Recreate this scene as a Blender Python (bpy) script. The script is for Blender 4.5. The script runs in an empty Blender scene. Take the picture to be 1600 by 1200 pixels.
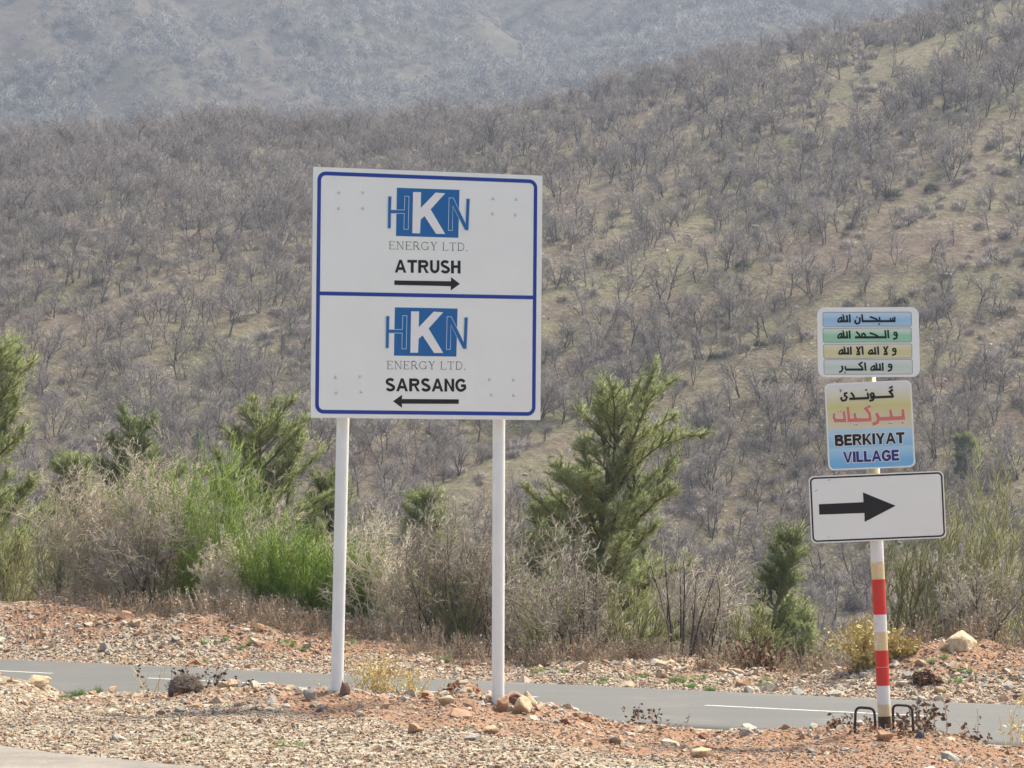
import bpy, bmesh, math, random
import numpy as np
from mathutils import Vector, Matrix, Euler
from mathutils.geometry import tessellate_polygon

# ------------------------------------------------------------------ camera, sky, sun, exposure
sc = bpy.context.scene
COL = sc.collection
F = 4000.0                                   # focal length in pixels of the 1600 x 1200 photograph
PITCH = math.atan(186 / 4000)
CAM = np.array([0.0, 0.0, 1.6])
cam = bpy.data.cameras.new('camera')
cam.sensor_width = 36.0
cam.lens = F / 1600 * 36.0
cam.clip_start = 0.1
cam.clip_end = 6000
camo = bpy.data.objects.new('camera', cam)
camo.location = CAM
camo.rotation_euler = (math.radians(90) + PITCH, 0, 0)
COL.objects.link(camo)
sc.camera = camo

SUN_AZ, SUN_EL = math.radians(52), math.radians(58)     # azimuth from +Y towards +X
world = bpy.data.worlds.new('World')
sc.world = world
world.use_nodes = True
wn = world.node_tree
bg = wn.nodes['Background']
sky = wn.nodes.new('ShaderNodeTexSky')
sky.sky_type = 'NISHITA'
sky.sun_disc = False
sky.sun_elevation = SUN_EL
sky.sun_rotation = SUN_AZ
sky.air_density = 0.8
sky.dust_density = 4.0
sky.ozone_density = 2.0
wn.links.new(sky.outputs[0], bg.inputs[0])
bg.inputs[1].default_value = 0.13
sun = bpy.data.lights.new('sun', 'SUN')
sun.energy = 3.0
sun.angle = math.radians(6.0)
sun.color = (1.0, 0.955, 0.87)
suno = bpy.data.objects.new('sun', sun)
sd = Vector((math.sin(SUN_AZ) * math.cos(SUN_EL), math.cos(SUN_AZ) * math.cos(SUN_EL), math.sin(SUN_EL)))
suno.rotation_euler = (-sd).to_track_quat('-Z', 'Y').to_euler()
suno.location = (20, 20, 40)
COL.objects.link(suno)
sc.view_settings.view_transform = 'Standard'
sc.view_settings.look = 'None'
sc.view_settings.exposure = 1.3
sc.view_settings.gamma = 1.0
sc.view_settings.use_curve_mapping = False
sc.view_settings.use_white_balance = True
sc.view_settings.white_balance_temperature = 6950
sc.view_settings.white_balance_tint = 3
sc.render.engine = 'CYCLES'
sc.cycles.use_denoising = True
sc.cycles.max_bounces = 5
sc.cycles.diffuse_bounces = 2
sc.cycles.glossy_bounces = 2
sc.cycles.volume_bounces = 0
sc.cycles.transparent_max_bounces = 8

rng = np.random.default_rng(11)
random.seed(11)

# ------------------------------------------------------------------ helpers
def ray(u, v):
    a, b = (u - 800) / F, (600 - v) / F
    c, s = math.cos(PITCH), math.sin(PITCH)
    return np.array([a, c - b * s, s + b * c])

def at(u, v, Y):
    d = ray(u, v)
    return CAM + d * (Y / d[1])

def project(P):
    d = np.asarray(P, float) - CAM
    c, s = math.cos(PITCH), math.sin(PITCH)
    z = d[..., 1] * c + d[..., 2] * s
    y = -d[..., 1] * s + d[..., 2] * c
    return 800 + F * d[..., 0] / z, 600 - F * y / z

def hash2(ix, iy, seed):
    h = (ix.astype(np.int64) * 374761393 + iy.astype(np.int64) * 668265263 + seed * 1442695041) & 0xFFFFFFFF
    h = ((h ^ (h >> 13)) * 1274126177) & 0xFFFFFFFF
    return ((h ^ (h >> 16)) & 0xFFFF) / 65535.0

def vnoise(x, y, seed=0):
    x = np.asarray(x, float); y = np.asarray(y, float)
    ix, iy = np.floor(x), np.floor(y)
    fx, fy = x - ix, y - iy
    fx = fx * fx * fx * (fx * (fx * 6 - 15) + 10); fy = fy * fy * fy * (fy * (fy * 6 - 15) + 10)
    a, b = hash2(ix, iy, seed), hash2(ix + 1, iy, seed)
    c, d = hash2(ix, iy + 1, seed), hash2(ix + 1, iy + 1, seed)
    return (a + (b - a) * fx) * (1 - fy) + (c + (d - c) * fx) * fy

def fbm(x, y, seed=0, octv=4, gain=0.5):
    t, amp, s = 0.0, 1.0, 0.0
    for i in range(octv):
        t = t + amp * (vnoise(x * 2 ** i + 17.3 * i, y * 2 ** i + 9.1 * i, seed + i) - 0.5)
        s += amp; amp *= gain
    return t / s * 2

def link(o, parent=None):
    COL.objects.link(o)
    if parent is not None:
        o.parent = parent
    return o

def mesh_from(name, V, Fc, mats=(), smooth=False, mi=None):
    me = bpy.data.meshes.new(name)
    V = np.asarray(V, np.float32)
    if isinstance(Fc, np.ndarray):
        n = Fc.shape[1]
        me.vertices.add(len(V)); me.vertices.foreach_set('co', V.ravel())
        me.loops.add(Fc.size); me.loops.foreach_set('vertex_index', Fc.astype(np.int32).ravel())
        me.polygons.add(len(Fc))
        me.polygons.foreach_set('loop_start', np.arange(0, Fc.size, n, dtype=np.int32))
        me.polygons.foreach_set('loop_total', np.full(len(Fc), n, np.int32))
        if mi is not None:
            me.polygons.foreach_set('material_index', np.asarray(mi, np.int32))
        me.update(calc_edges=True)
    else:
        me.from_pydata([tuple(map(float, v)) for v in V], [], Fc)
        if mi is not None:
            me.polygons.foreach_set('material_index', np.asarray(mi, np.int32))
        me.update()
    if smooth:
        me.polygons.foreach_set('use_smooth', np.ones(len(me.polygons), bool))
    for m in mats:
        me.materials.append(m)
    return me

def add(name, me, parent=None, loc=None, rot=None):
    o = bpy.data.objects.new(name, me)
    if loc is not None: o.location = loc
    if rot is not None: o.rotation_euler = rot
    return link(o, parent)

def thing(name, label, cat, loc=(0, 0, 0), rotz=0.0, group=None):
    o = bpy.data.objects.new(name, None)
    o.empty_display_size = 0.2
    o.location = loc
    o.rotation_euler = (0, 0, rotz)
    link(o)
    return tag(o, label, cat, group)

def tag(o, label=None, cat=None, group=None, kind=None):
    if label: o['label'] = label
    if cat: o['category'] = cat
    if group: o['group'] = group
    if kind: o['kind'] = kind
    return o

# ------------------------------------------------------------------ materials
def nodes_of(name):
    m = bpy.data.materials.new(name)
    m.use_nodes = True
    nt = m.node_tree
    b = nt.nodes['Principled BSDF']
    return m, nt, b

def N(nt, kind, **kw):
    n = nt.nodes.new(kind)
    for k, v in kw.items():
        setattr(n, k, v)
    return n

def ramp(nt, fac, stops, interp='LINEAR'):
    r = N(nt, 'ShaderNodeValToRGB')
    r.color_ramp.interpolation = interp
    e = r.color_ramp.elements
    while len(e) < len(stops):
        e.new(0.5)
    for el, (p, c) in zip(e, stops):
        el.position = p
        el.color = (*c, 1)
    nt.links.new(fac, r.inputs[0])
    return r.outputs[0]

def mixc(nt, fac, a, b, blend='MIX'):
    m = N(nt, 'ShaderNodeMix', data_type='RGBA', blend_type=blend)
    for sock, val in ((m.inputs[0], fac), (m.inputs[6], a), (m.inputs[7], b)):
        if hasattr(val, 'links') or isinstance(val, bpy.types.NodeSocket):
            nt.links.new(val, sock)
        elif isinstance(val, (int, float)):
            sock.default_value = val
        else:
            sock.default_value = (*val, 1)
    return m.outputs[2]

def noise(nt, scale, detail=4, rough=0.55, vec=None, out=0):
    n = N(nt, 'ShaderNodeTexNoise')
    n.inputs['Scale'].default_value = scale
    n.inputs['Detail'].default_value = detail
    n.inputs['Roughness'].default_value = rough
    if vec is not None:
        nt.links.new(vec, n.inputs['Vector'])
    return n.outputs[out]

def coord(nt, which='Object'):
    return N(nt, 'ShaderNodeTexCoord').outputs[which]

def bump(nt, b, height, strength=0.4, dist=0.02):
    bm = N(nt, 'ShaderNodeBump')
    bm.inputs['Strength'].default_value = strength
    bm.inputs['Distance'].default_value = dist
    nt.links.new(height, bm.inputs['Height'])
    nt.links.new(bm.outputs[0], b.inputs['Normal'])

def simple(name, col, rough=0.6, var=0.0, scale=8.0, metal=0.0, spec=0.4):
    m, nt, b = nodes_of(name)
    b.inputs['Roughness'].default_value = rough
    b.inputs['Metallic'].default_value = metal
    b.inputs['Specular IOR Level'].default_value = spec
    if var:
        n = noise(nt, scale, 5, 0.6, coord(nt))
        lo = tuple(c * (1 - var) for c in col); hi = tuple(min(1, c * (1 + var)) for c in col)
        nt.links.new(ramp(nt, n, [(0.3, lo), (0.7, hi)]), b.inputs['Base Color'])
    else:
        b.inputs['Base Color'].default_value = (*col, 1)
    return m

def plant_mat(name, stops, rough=0.75, nscale=2.0, spec=0.2, trans=0.0):
    """stems and leaves: colour varies from plant to plant and along the plant"""
    m, nt, b = nodes_of(name)
    oi = N(nt, 'ShaderNodeObjectInfo')
    n = noise(nt, nscale, 3, 0.6, coord(nt))
    ad = N(nt, 'ShaderNodeMath', operation='MULTIPLY_ADD')
    nt.links.new(oi.outputs['Random'], ad.inputs[0]); ad.inputs[1].default_value = 0.45
    nt.links.new(n, ad.inputs[2])
    sb = N(nt, 'ShaderNodeMath', operation='SUBTRACT'); nt.links.new(ad.outputs[0], sb.inputs[0]); sb.inputs[1].default_value = 0.22
    nt.links.new(ramp(nt, sb.outputs[0], stops), b.inputs['Base Color'])
    b.inputs['Roughness'].default_value = rough
    b.inputs['Specular IOR Level'].default_value = spec
    if trans:
        b.inputs['Transmission Weight'].default_value = 0.0
        b.inputs['Subsurface Weight'].default_value = 0.0
    return m

MAT = {}
MAT['oak_bark'] = plant_mat('oak_bark', [(0.25, (0.075, 0.064, 0.058)), (0.75, (0.155, 0.134, 0.122))])
MAT['oak_twig'] = plant_mat('oak_twig', [(0.2, (0.158, 0.134, 0.124)), (0.5, (0.23, 0.196, 0.183)), (0.8, (0.305, 0.262, 0.238))], nscale=0.6)
MAT['far_twig'] = plant_mat('far_twig', [(0.2, (0.095, 0.086, 0.083)), (0.55, (0.15, 0.137, 0.13)), (0.85, (0.215, 0.20, 0.175))], nscale=0.3)
MAT['pine_bark'] = plant_mat('pine_bark', [(0.3, (0.13, 0.10, 0.08)), (0.7, (0.27, 0.225, 0.195))])
MAT['needle'] = plant_mat('needle', [(0.2, (0.125, 0.15, 0.055)), (0.55, (0.215, 0.245, 0.09)), (0.85, (0.30, 0.32, 0.135))], nscale=1.5)
MAT['cone'] = simple('cone', (0.03, 0.022, 0.016), 0.8)
MAT['broom'] = plant_mat('broom', [(0.2, (0.095, 0.15, 0.022)), (0.5, (0.165, 0.24, 0.04)), (0.85, (0.25, 0.32, 0.075))], nscale=2.2)
MAT['willow'] = plant_mat('willow', [(0.2, (0.15, 0.15, 0.055)), (0.55, (0.235, 0.228, 0.095)), (0.85, (0.33, 0.31, 0.165))], nscale=2.2)
MAT['bare_tan'] = plant_mat('bare_tan', [(0.2, (0.38, 0.315, 0.225)), (0.55, (0.58, 0.49, 0.37)), (0.85, (0.72, 0.63, 0.50))], nscale=2.2)
MAT['bare_grey'] = plant_mat('bare_grey', [(0.2, (0.20, 0.165, 0.128)), (0.55, (0.34, 0.29, 0.23)), (0.85, (0.48, 0.42, 0.345))], nscale=2.2)
MAT['dark_stem'] = plant_mat('dark_stem', [(0.2, (0.05, 0.04, 0.034)), (0.8, (0.13, 0.105, 0.09))])
MAT['pale_stem'] = plant_mat('pale_stem', [(0.2, (0.28, 0.24, 0.20)), (0.8, (0.48, 0.43, 0.37))])
MAT['evergreen'] = plant_mat('evergreen', [(0.2, (0.04, 0.045, 0.032)), (0.8, (0.085, 0.09, 0.06))])
MAT['dry_leaf'] = plant_mat('dry_leaf', [(0.2, (0.17, 0.10, 0.06)), (0.5, (0.36, 0.26, 0.17)), (0.85, (0.56, 0.45, 0.32))], nscale=9)
MAT['dead_leaf'] = plant_mat('dead_leaf', [(0.2, (0.085, 0.042, 0.026)), (0.5, (0.17, 0.095, 0.058)), (0.85, (0.29, 0.19, 0.125))], nscale=9)
MAT['cushion'] = plant_mat('cushion', [(0.2, (0.07, 0.058, 0.055)), (0.5, (0.16, 0.12, 0.10)), (0.85, (0.33, 0.25, 0.20))], nscale=14)
MAT['dry_stem'] = plant_mat('dry_stem', [(0.2, (0.34, 0.27, 0.20)), (0.8, (0.56, 0.47, 0.36))], nscale=6)
MAT['straw'] = plant_mat('straw', [(0.2, (0.46, 0.34, 0.13)), (0.5, (0.64, 0.50, 0.22)), (0.85, (0.76, 0.63, 0.34))], nscale=7)
MAT['grass'] = plant_mat('grass', [(0.2, (0.05, 0.10, 0.02)), (0.55, (0.085, 0.155, 0.03)), (0.85, (0.15, 0.22, 0.05))], nscale=9)
MAT['white_paint'] = simple('white_paint', (0.80, 0.815, 0.775), 0.35, 0.02, 3)
MAT['pole_white'] = simple('pole_white', (0.79, 0.80, 0.765), 0.38, 0.045, 5)
MAT['border_blue'] = simple('border_blue', (0.010, 0.045, 0.30), 0.4)
MAT['logo_blue'] = simple('logo_blue', (0.008, 0.125, 0.36), 0.4)
MAT['letter_black'] = simple('letter_black', (0.012, 0.011, 0.012), 0.45)
MAT['letter_grey'] = simple('letter_grey', (0.06, 0.06, 0.065), 0.5)
MAT['letter_white'] = simple('letter_white', (0.78, 0.78, 0.77), 0.4)
MAT['letter_navy'] = simple('letter_navy', (0.022, 0.028, 0.20), 0.5)
MAT['letter_red'] = simple('letter_red', (0.64, 0.19, 0.13), 0.5)
MAT['outline_pale'] = simple('outline_pale', (0.45, 0.58, 0.70), 0.4)
MAT['metal'] = simple('metal', (0.55, 0.55, 0.54), 0.35, metal=0.8)
MAT['rivet_zinc'] = simple('rivet_zinc', (0.62, 0.62, 0.61), 0.35, spec=0.6)
MAT['galvanised'] = simple('galvanised', (0.42, 0.43, 0.44), 0.5, 0.1, 6, metal=0.5)
MAT['rebar'] = simple('rebar', (0.045, 0.032, 0.027), 0.75, 0.35, 40)
MAT['rust'] = simple('rust', (0.09, 0.055, 0.035), 0.85, 0.4, 30)

def worn_paint(name, col, dirt, amount=0.5, scale=14):
    m, nt, b = nodes_of(name)
    c = coord(nt)
    n = noise(nt, scale, 6, 0.65, c)
    f = ramp(nt, n, [(amount - 0.04, (0, 0, 0)), (amount + 0.09, (1, 1, 1))])
    nt.links.new(mixc(nt, f, col, dirt), b.inputs['Base Color'])
    b.inputs['Roughness'].default_value = 0.5
    return m
MAT['paint_red'] = worn_paint('paint_red', (0.62, 0.030, 0.022), (0.50, 0.06, 0.04), 0.56)
MAT['paint_white'] = worn_paint('paint_white', (0.72, 0.72, 0.70), (0.60, 0.50, 0.36), 0.60, 9)
MAT['paint_cream'] = worn_paint('paint_cream', (0.66, 0.52, 0.29), (0.72, 0.68, 0.60), 0.55, 11)

def stone_mat(name, stops, nscale=9.0):
    m, nt, b = nodes_of(name)
    oi = N(nt, 'ShaderNodeObjectInfo')
    base = ramp(nt, oi.outputs['Random'], stops, 'LINEAR')
    n = noise(nt, nscale, 5, 0.65, coord(nt))
    sh = ramp(nt, n, [(0.28, (0.52, 0.48, 0.43)), (0.7, (1.08, 1.05, 1.0))])
    nt.links.new(mixc(nt, 1.0, base, sh, 'MULTIPLY'), b.inputs['Base Color'])
    b.inputs['Roughness'].default_value = 0.85
    b.inputs['Specular IOR Level'].default_value = 0.25
    bump(nt, b, n, 0.5, 0.02)
    return m
MAT['stone'] = stone_mat('stone', [(0.0, (0.38, 0.21, 0.135)), (0.2, (0.50, 0.34, 0.24)), (0.42, (0.55, 0.44, 0.33)),
                                   (0.62, (0.42, 0.38, 0.34)), (0.8, (0.62, 0.56, 0.48)), (0.93, (0.26, 0.24, 0.235)), (1.0, (0.52, 0.36, 0.22))])
MAT['pebble'] = stone_mat('pebble', [(0.0, (0.36, 0.19, 0.12)), (0.25, (0.50, 0.34, 0.24)), (0.5, (0.58, 0.46, 0.35)),
                                     (0.7, (0.44, 0.385, 0.33)), (0.85, (0.70, 0.62, 0.52)), (0.96, (0.25, 0.23, 0.22)), (1.0, (0.5, 0.34, 0.22))], 25)
MAT['limestone'] = stone_mat('limestone', [(0.0, (0.36, 0.34, 0.31)), (0.5, (0.46, 0.44, 0.40)), (1.0, (0.55, 0.53, 0.49))], 2.5)
MAT['ochre_rock'] = stone_mat('ochre_rock', [(0.0, (0.60, 0.44, 0.28)), (1.0, (0.66, 0.52, 0.36))], 7)
MAT['rust_rock'] = stone_mat('rust_rock', [(0.0, (0.46, 0.28, 0.18)), (1.0, (0.55, 0.34, 0.21))], 7)
MAT['dark_rock'] = stone_mat('dark_rock', [(0.0, (0.15, 0.115, 0.095)), (1.0, (0.19, 0.14, 0.115))], 9)
MAT['plum_rock'] = stone_mat('plum_rock', [(0.0, (0.24, 0.14, 0.12)), (1.0, (0.28, 0.17, 0.14))], 9)
MAT['slate_rock'] = stone_mat('slate_rock', [(0.0, (0.12, 0.135, 0.16)), (1.0, (0.14, 0.15, 0.18))], 9)
MAT['grey_rock'] = stone_mat('grey_rock', [(0.0, (0.33, 0.29, 0.27)), (1.0, (0.38, 0.34, 0.32))], 9)
MAT['white_rock'] = stone_mat('white_rock', [(0.0, (0.66, 0.60, 0.52)), (1.0, (0.70, 0.65, 0.58))], 9)
MAT['clod'] = stone_mat('clod', [(0.0, (0.22, 0.10, 0.06)), (0.5, (0.30, 0.15, 0.09)), (1.0, (0.38, 0.21, 0.13))], 14)

def gravel_mat(name, attr='soil'):
    """stony soil: the mesh's soil attribute says where red earth lies, else pale gravel"""
    m, nt, b = nodes_of(name)
    c = coord(nt)
    at_ = N(nt, 'ShaderNodeAttribute', attribute_name=attr)
    n1 = noise(nt, 1.3, 6, 0.65, c)
    n2 = noise(nt, 16, 6, 0.7, c)
    vor = N(nt, 'ShaderNodeTexVoronoi'); vor.inputs['Scale'].default_value = 24
    nt.links.new(c, vor.inputs['Vector'])
    vor2 = N(nt, 'ShaderNodeTexVoronoi'); vor2.inputs['Scale'].default_value = 55
    nt.links.new(c, vor2.inputs['Vector'])
    red = ramp(nt, n2, [(0.25, (0.13, 0.062, 0.038)), (0.5, (0.27, 0.142, 0.085)), (0.8, (0.46, 0.295, 0.19))])
    sep = N(nt, 'ShaderNodeSeparateColor'); nt.links.new(vor.outputs['Color'], sep.inputs[0])
    pal = ramp(nt, sep.outputs[0], [(0.0, (0.18, 0.125, 0.085)), (0.3, (0.33, 0.25, 0.18)), (0.55, (0.30, 0.265, 0.225)), (0.8, (0.45, 0.38, 0.30)), (1.0, (0.55, 0.49, 0.41))])
    sep2 = N(nt, 'ShaderNodeSeparateColor'); nt.links.new(vor2.outputs['Color'], sep2.inputs[0])
    pal2 = ramp(nt, sep2.outputs[1], [(0.0, (0.55, 0.5, 0.45)), (0.6, (0.95, 0.93, 0.9)), (1.0, (1.15, 1.12, 1.08))])
    pale = mixc(nt, 1.0, pal, pal2, 'MULTIPLY')
    f = N(nt, 'ShaderNodeMath', operation='ADD'); nt.links.new(at_.outputs['Fac'], f.inputs[0])
    n1b = N(nt, 'ShaderNodeMath', operation='MULTIPLY_ADD'); nt.links.new(n1, n1b.inputs[0]); n1b.inputs[1].default_value = 1.7; n1b.inputs[2].default_value = -0.72
    nt.links.new(n1b.outputs[0], f.inputs[1])
    fr = ramp(nt, f.outputs[0], [(0.32, (0, 0, 0)), (0.62, (1, 1, 1))])
    nt.links.new(mixc(nt, mixc(nt, 1.0, fr, (0.86, 0.86, 0.86), 'MULTIPLY'), pale, red), b.inputs['Base Color'])
    b.inputs['Roughness'].default_value = 0.92
    b.inputs['Specular IOR Level'].default_value = 0.15
    hm = N(nt, 'ShaderNodeMath', operation='ADD'); nt.links.new(vor.outputs['Distance'], hm.inputs[0]); nt.links.new(n2, hm.inputs[1])
    bump(nt, b, hm.outputs[0], 0.8, 0.03)
    return m
MAT['gravel'] = gravel_mat('gravel_soil')

def asphalt(name):
    m, nt, b = nodes_of(name)
    c = coord(nt)
    n1 = noise(nt, 0.5, 5, 0.6, c)
    mp = N(nt, 'ShaderNodeMapping'); mp.inputs['Scale'].default_value = (0.12, 2.6, 1); mp.inputs['Rotation'].default_value = (0, 0, math.radians(33)); nt.links.new(c, mp.inputs[0])
    n3 = noise(nt, 1.2, 5, 0.6, mp.outputs[0])
    n2 = noise(nt, 140, 3, 0.7, c)
    a = ramp(nt, n1, [(0.3, (0.088, 0.083, 0.077)), (0.7, (0.118, 0.11, 0.10))])
    a = mixc(nt, 0.45, a, ramp(nt, n3, [(0.3, (0.08, 0.077, 0.074)), (0.7, (0.14, 0.131, 0.12))]))
    nd_ = noise(nt, 0.9, 7, 0.75, c)
    a = mixc(nt, ramp(nt, nd_, [(0.55, (0, 0, 0)), (0.78, (0.55, 0.55, 0.55))]), a, (0.22, 0.19, 0.155))
    g = ramp(nt, n2, [(0.3, (0.58, 0.58, 0.58)), (0.7, (1.2, 1.19, 1.17))])
    nt.links.new(mixc(nt, 1.0, a, g, 'MULTIPLY'), b.inputs['Base Color'])
    b.inputs['Roughness'].default_value = 0.75
    bump(nt, b, n2, 0.35, 0.006)
    return m
MAT['asphalt'] = asphalt('asphalt')

def dusty():
    m, nt, b = nodes_of('dusty_asphalt')
    c = coord(nt)
    n1 = noise(nt, 1.6, 6, 0.65, c); n2 = noise(nt, 90, 4, 0.75, c)
    a = ramp(nt, n1, [(0.35, (0.17, 0.152, 0.135)), (0.65, (0.31, 0.262, 0.22))])
    g = ramp(nt, n2, [(0.3, (0.6, 0.6, 0.6)), (0.7, (1.25, 1.22, 1.2))])
    nt.links.new(mixc(nt, 1.0, a, g, 'MULTIPLY'), b.inputs['Base Color'])
    b.inputs['Roughness'].default_value = 0.9
    bump(nt, b, n2, 0.5, 0.008)
    return m
MAT['dusty_asphalt'] = dusty()

def marking_mat():
    m, nt, b = nodes_of('road_paint')
    n = noise(nt, 22, 6, 0.7, coord(nt))
    nt.links.new(ramp(nt, n, [(0.36, (0.22, 0.21, 0.195)), (0.52, (0.56, 0.55, 0.52))]), b.inputs['Base Color'])
    b.inputs['Roughness'].default_value = 0.7
    return m
MAT['road_paint'] = marking_mat()

def hill_mat(name, far=False):
    m, nt, b = nodes_of(name)
    c = coord(nt)
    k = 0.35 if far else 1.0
    # strata lie across the slope: squeeze the pattern along the line they run on
    mp = N(nt, 'ShaderNodeMapping'); mp.inputs['Rotation'].default_value = (0, 0, math.radians(-55)); mp.inputs['Scale'].default_value = (0.28 * k, 1.0 * k, 1.0 * k)
    nt.links.new(c, mp.inputs[0])
    n1 = noise(nt, 0.12, 6, 0.62, mp.outputs[0])
    n2 = noise(nt, 0.7 * k, 6, 0.68, c)
    n3 = noise(nt, 0.05 * k, 3, 0.5, c)
    grass = ramp(nt, n2, [(0.25, (0.12, 0.102, 0.07)), (0.5, (0.19, 0.168, 0.112)), (0.75, (0.27, 0.24, 0.165))])
    earth = ramp(nt, n2, [(0.25, (0.115, 0.085, 0.065)), (0.55, (0.19, 0.15, 0.12)), (0.8, (0.30, 0.255, 0.21))])
    f = ramp(nt, n1, [(0.40, (0, 0, 0)), (0.58, (1, 1, 1))])
    base = mixc(nt, f, earth, grass)
    green = mixc(nt, ramp(nt, n3, [(0.5, (0, 0, 0)), (0.75, (0.6, 0.6, 0.6))]), base, (0.165, 0.168, 0.088))
    vor = N(nt, 'ShaderNodeTexVoronoi'); vor.inputs['Scale'].default_value = 1.5 * k; nt.links.new(c, vor.inputs['Vector'])
    st = ramp(nt, vor.outputs['Distance'], [(0.16, (1, 1, 1)), (0.24, (0, 0, 0))])
    n4 = noise(nt, 0.09 * k, 4, 0.6, mp.outputs[0])
    stm = mixc(nt, 1.0, st, ramp(nt, n4, [(0.5, (0, 0, 0)), (0.62, (1, 1, 1))]), 'MULTIPLY')
    nt.links.new(mixc(nt, stm, green, (0.44, 0.42, 0.38)), b.inputs['Base Color'])
    b.inputs['Roughness'].default_value = 0.95
    b.inputs['Specular IOR Level'].default_value = 0.1
    bump(nt, b, n2, 0.7, 0.6)
    n5 = noise(nt, 2.6 * k, 5, 0.75, c)
    fine = ramp(nt, n5, [(0.3, (0.45, 0.43, 0.40)), (0.5, (0.86, 0.85, 0.82)), (0.72, (1.25, 1.22, 1.15))])
    src = b.inputs['Base Color'].links[0].from_socket
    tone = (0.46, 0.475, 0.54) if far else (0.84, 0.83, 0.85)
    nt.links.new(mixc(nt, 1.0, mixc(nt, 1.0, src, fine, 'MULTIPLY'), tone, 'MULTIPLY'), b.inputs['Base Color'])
    return m
MAT['hill'] = hill_mat('hill_ground')
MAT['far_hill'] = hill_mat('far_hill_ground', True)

# ------------------------------------------------------------------ the lie of the land
A0 = np.array([-8.26, 41.3]); ROAD_DIR = np.array([0.8386, -0.5447]); ROAD_N = np.array([0.5447, 0.8386])
ROAD_Z, ROAD_W = -0.90, 4.9
def st_of(x, y):
    dx, dy = x - A0[0], y - A0[1]
    return dx * ROAD_DIR[0] + dy * ROAD_DIR[1], dx * ROAD_N[0] + dy * ROAD_N[1]
def xy_of(s, t):
    return A0[0] + s * ROAD_DIR[0] + t * ROAD_N[0], A0[1] + s * ROAD_DIR[1] + t * ROAD_N[1]

def ycrest(x):
    return 21.6 - 0.25 * np.clip(x, -7, 9)
near_px = [(-500, 1060), (-100, 1062), (0, 1062), (60, 1070), (100, 1087), (250, 1087), (330, 1078), (420, 1075), (530, 1088), (600, 1085), (660, 1090), (690, 1086),
           (712, 1074), (735, 1076), (752, 1090), (780, 1102), (850, 1102), (900, 1114), (960, 1131), (1000, 1136), (1100, 1143), (1250, 1142), (1340, 1139),
           (1400, 1142), (1480, 1152), (1540, 1166), (1600, 1172), (2000, 1200)]
nx, nz = [], []
for u, v in near_px:
    Y = 21.5
    for _ in range(6):
        Y = float(ycrest(at(u, v, Y)[0]))
    p = at(u, v, Y); nx.append(p[0]); nz.append(p[2])
far_px = [(-600, 930), (-100, 940), (0, 942), (100, 945), (200, 958), (280, 966), (320, 957), (350, 957), (400, 968), (470, 988), (560, 1008), (650, 1022), (800, 1042), (900, 1040), (970, 1036),
          (1010, 1030), (1060, 1030), (1100, 1041), (1200, 1050), (1290, 1056), (1350, 1040), (1400, 1022), (1440, 1008), (1500, 1004), (1530, 1012), (1560, 1020), (1600, 1018), (1700, 1010), (2200, 1010)]
CREST_T = 3.2
fs, fz = [], []
for u, v in far_px:
    d = ray(u, v)
    # meet the upright plane t = CREST_T
    k = (CREST_T + A0 @ ROAD_N) / (d[0] * ROAD_N[0] + d[1] * ROAD_N[1])
    p = CAM + d * k
    s, _ = st_of(p[0], p[1]); fs.append(s); fz.append(p[2])

ridge_u = [-1500, -100, 0, 300, 600, 700, 850, 1000, 1100, 1250, 1400, 1600, 1800, 3000]
ridge_v = [260, 232, 226, 204, 194, 182, 160, 126, 102, 66, 26, -34, -90, -300]
RY = 400.0
ridge_x = [(u - 800) / F * RY for u in ridge_u]
ridge_z = [1.6 + (786 - v) / F * RY for v in ridge_v]
VY, VZ = 140.0, -27.0

def sstep(a, b, x):
    t = np.clip((x - a) / (b - a), 0, 1)
    return t * t * (3 - 2 * t)

def hill_z(x, y):
    """valley floor, the wooded hillside and the ground behind its crest"""
    zr = np.interp(x, ridge_x, ridge_z)
    q = (y - VY) / (RY - VY)
    up = VZ + (zr - VZ) * np.where(q < 1, 1.14 * q - 0.14 * q * q * q, 1.0 - 0.55 * (q - 1) ** 1.2 * np.sign(np.maximum(q - 1, 0)))
    up = np.where(q < 0, VZ, up)
    w = np.clip(q * 5, 0, 1) * np.clip((1.25 - q) * 3, 0.15, 1)
    along = x * 0.563 + y * 0.826; across = x * 0.826 - y * 0.563
    up = up + w * (fbm(x / 55, y / 70, 3, 3) * 3.2 + fbm(across / 9, along / 60, 5, 3) * 1.3 + fbm(x / 6, y / 6, 7, 3) * 0.35)
    return up

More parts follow.
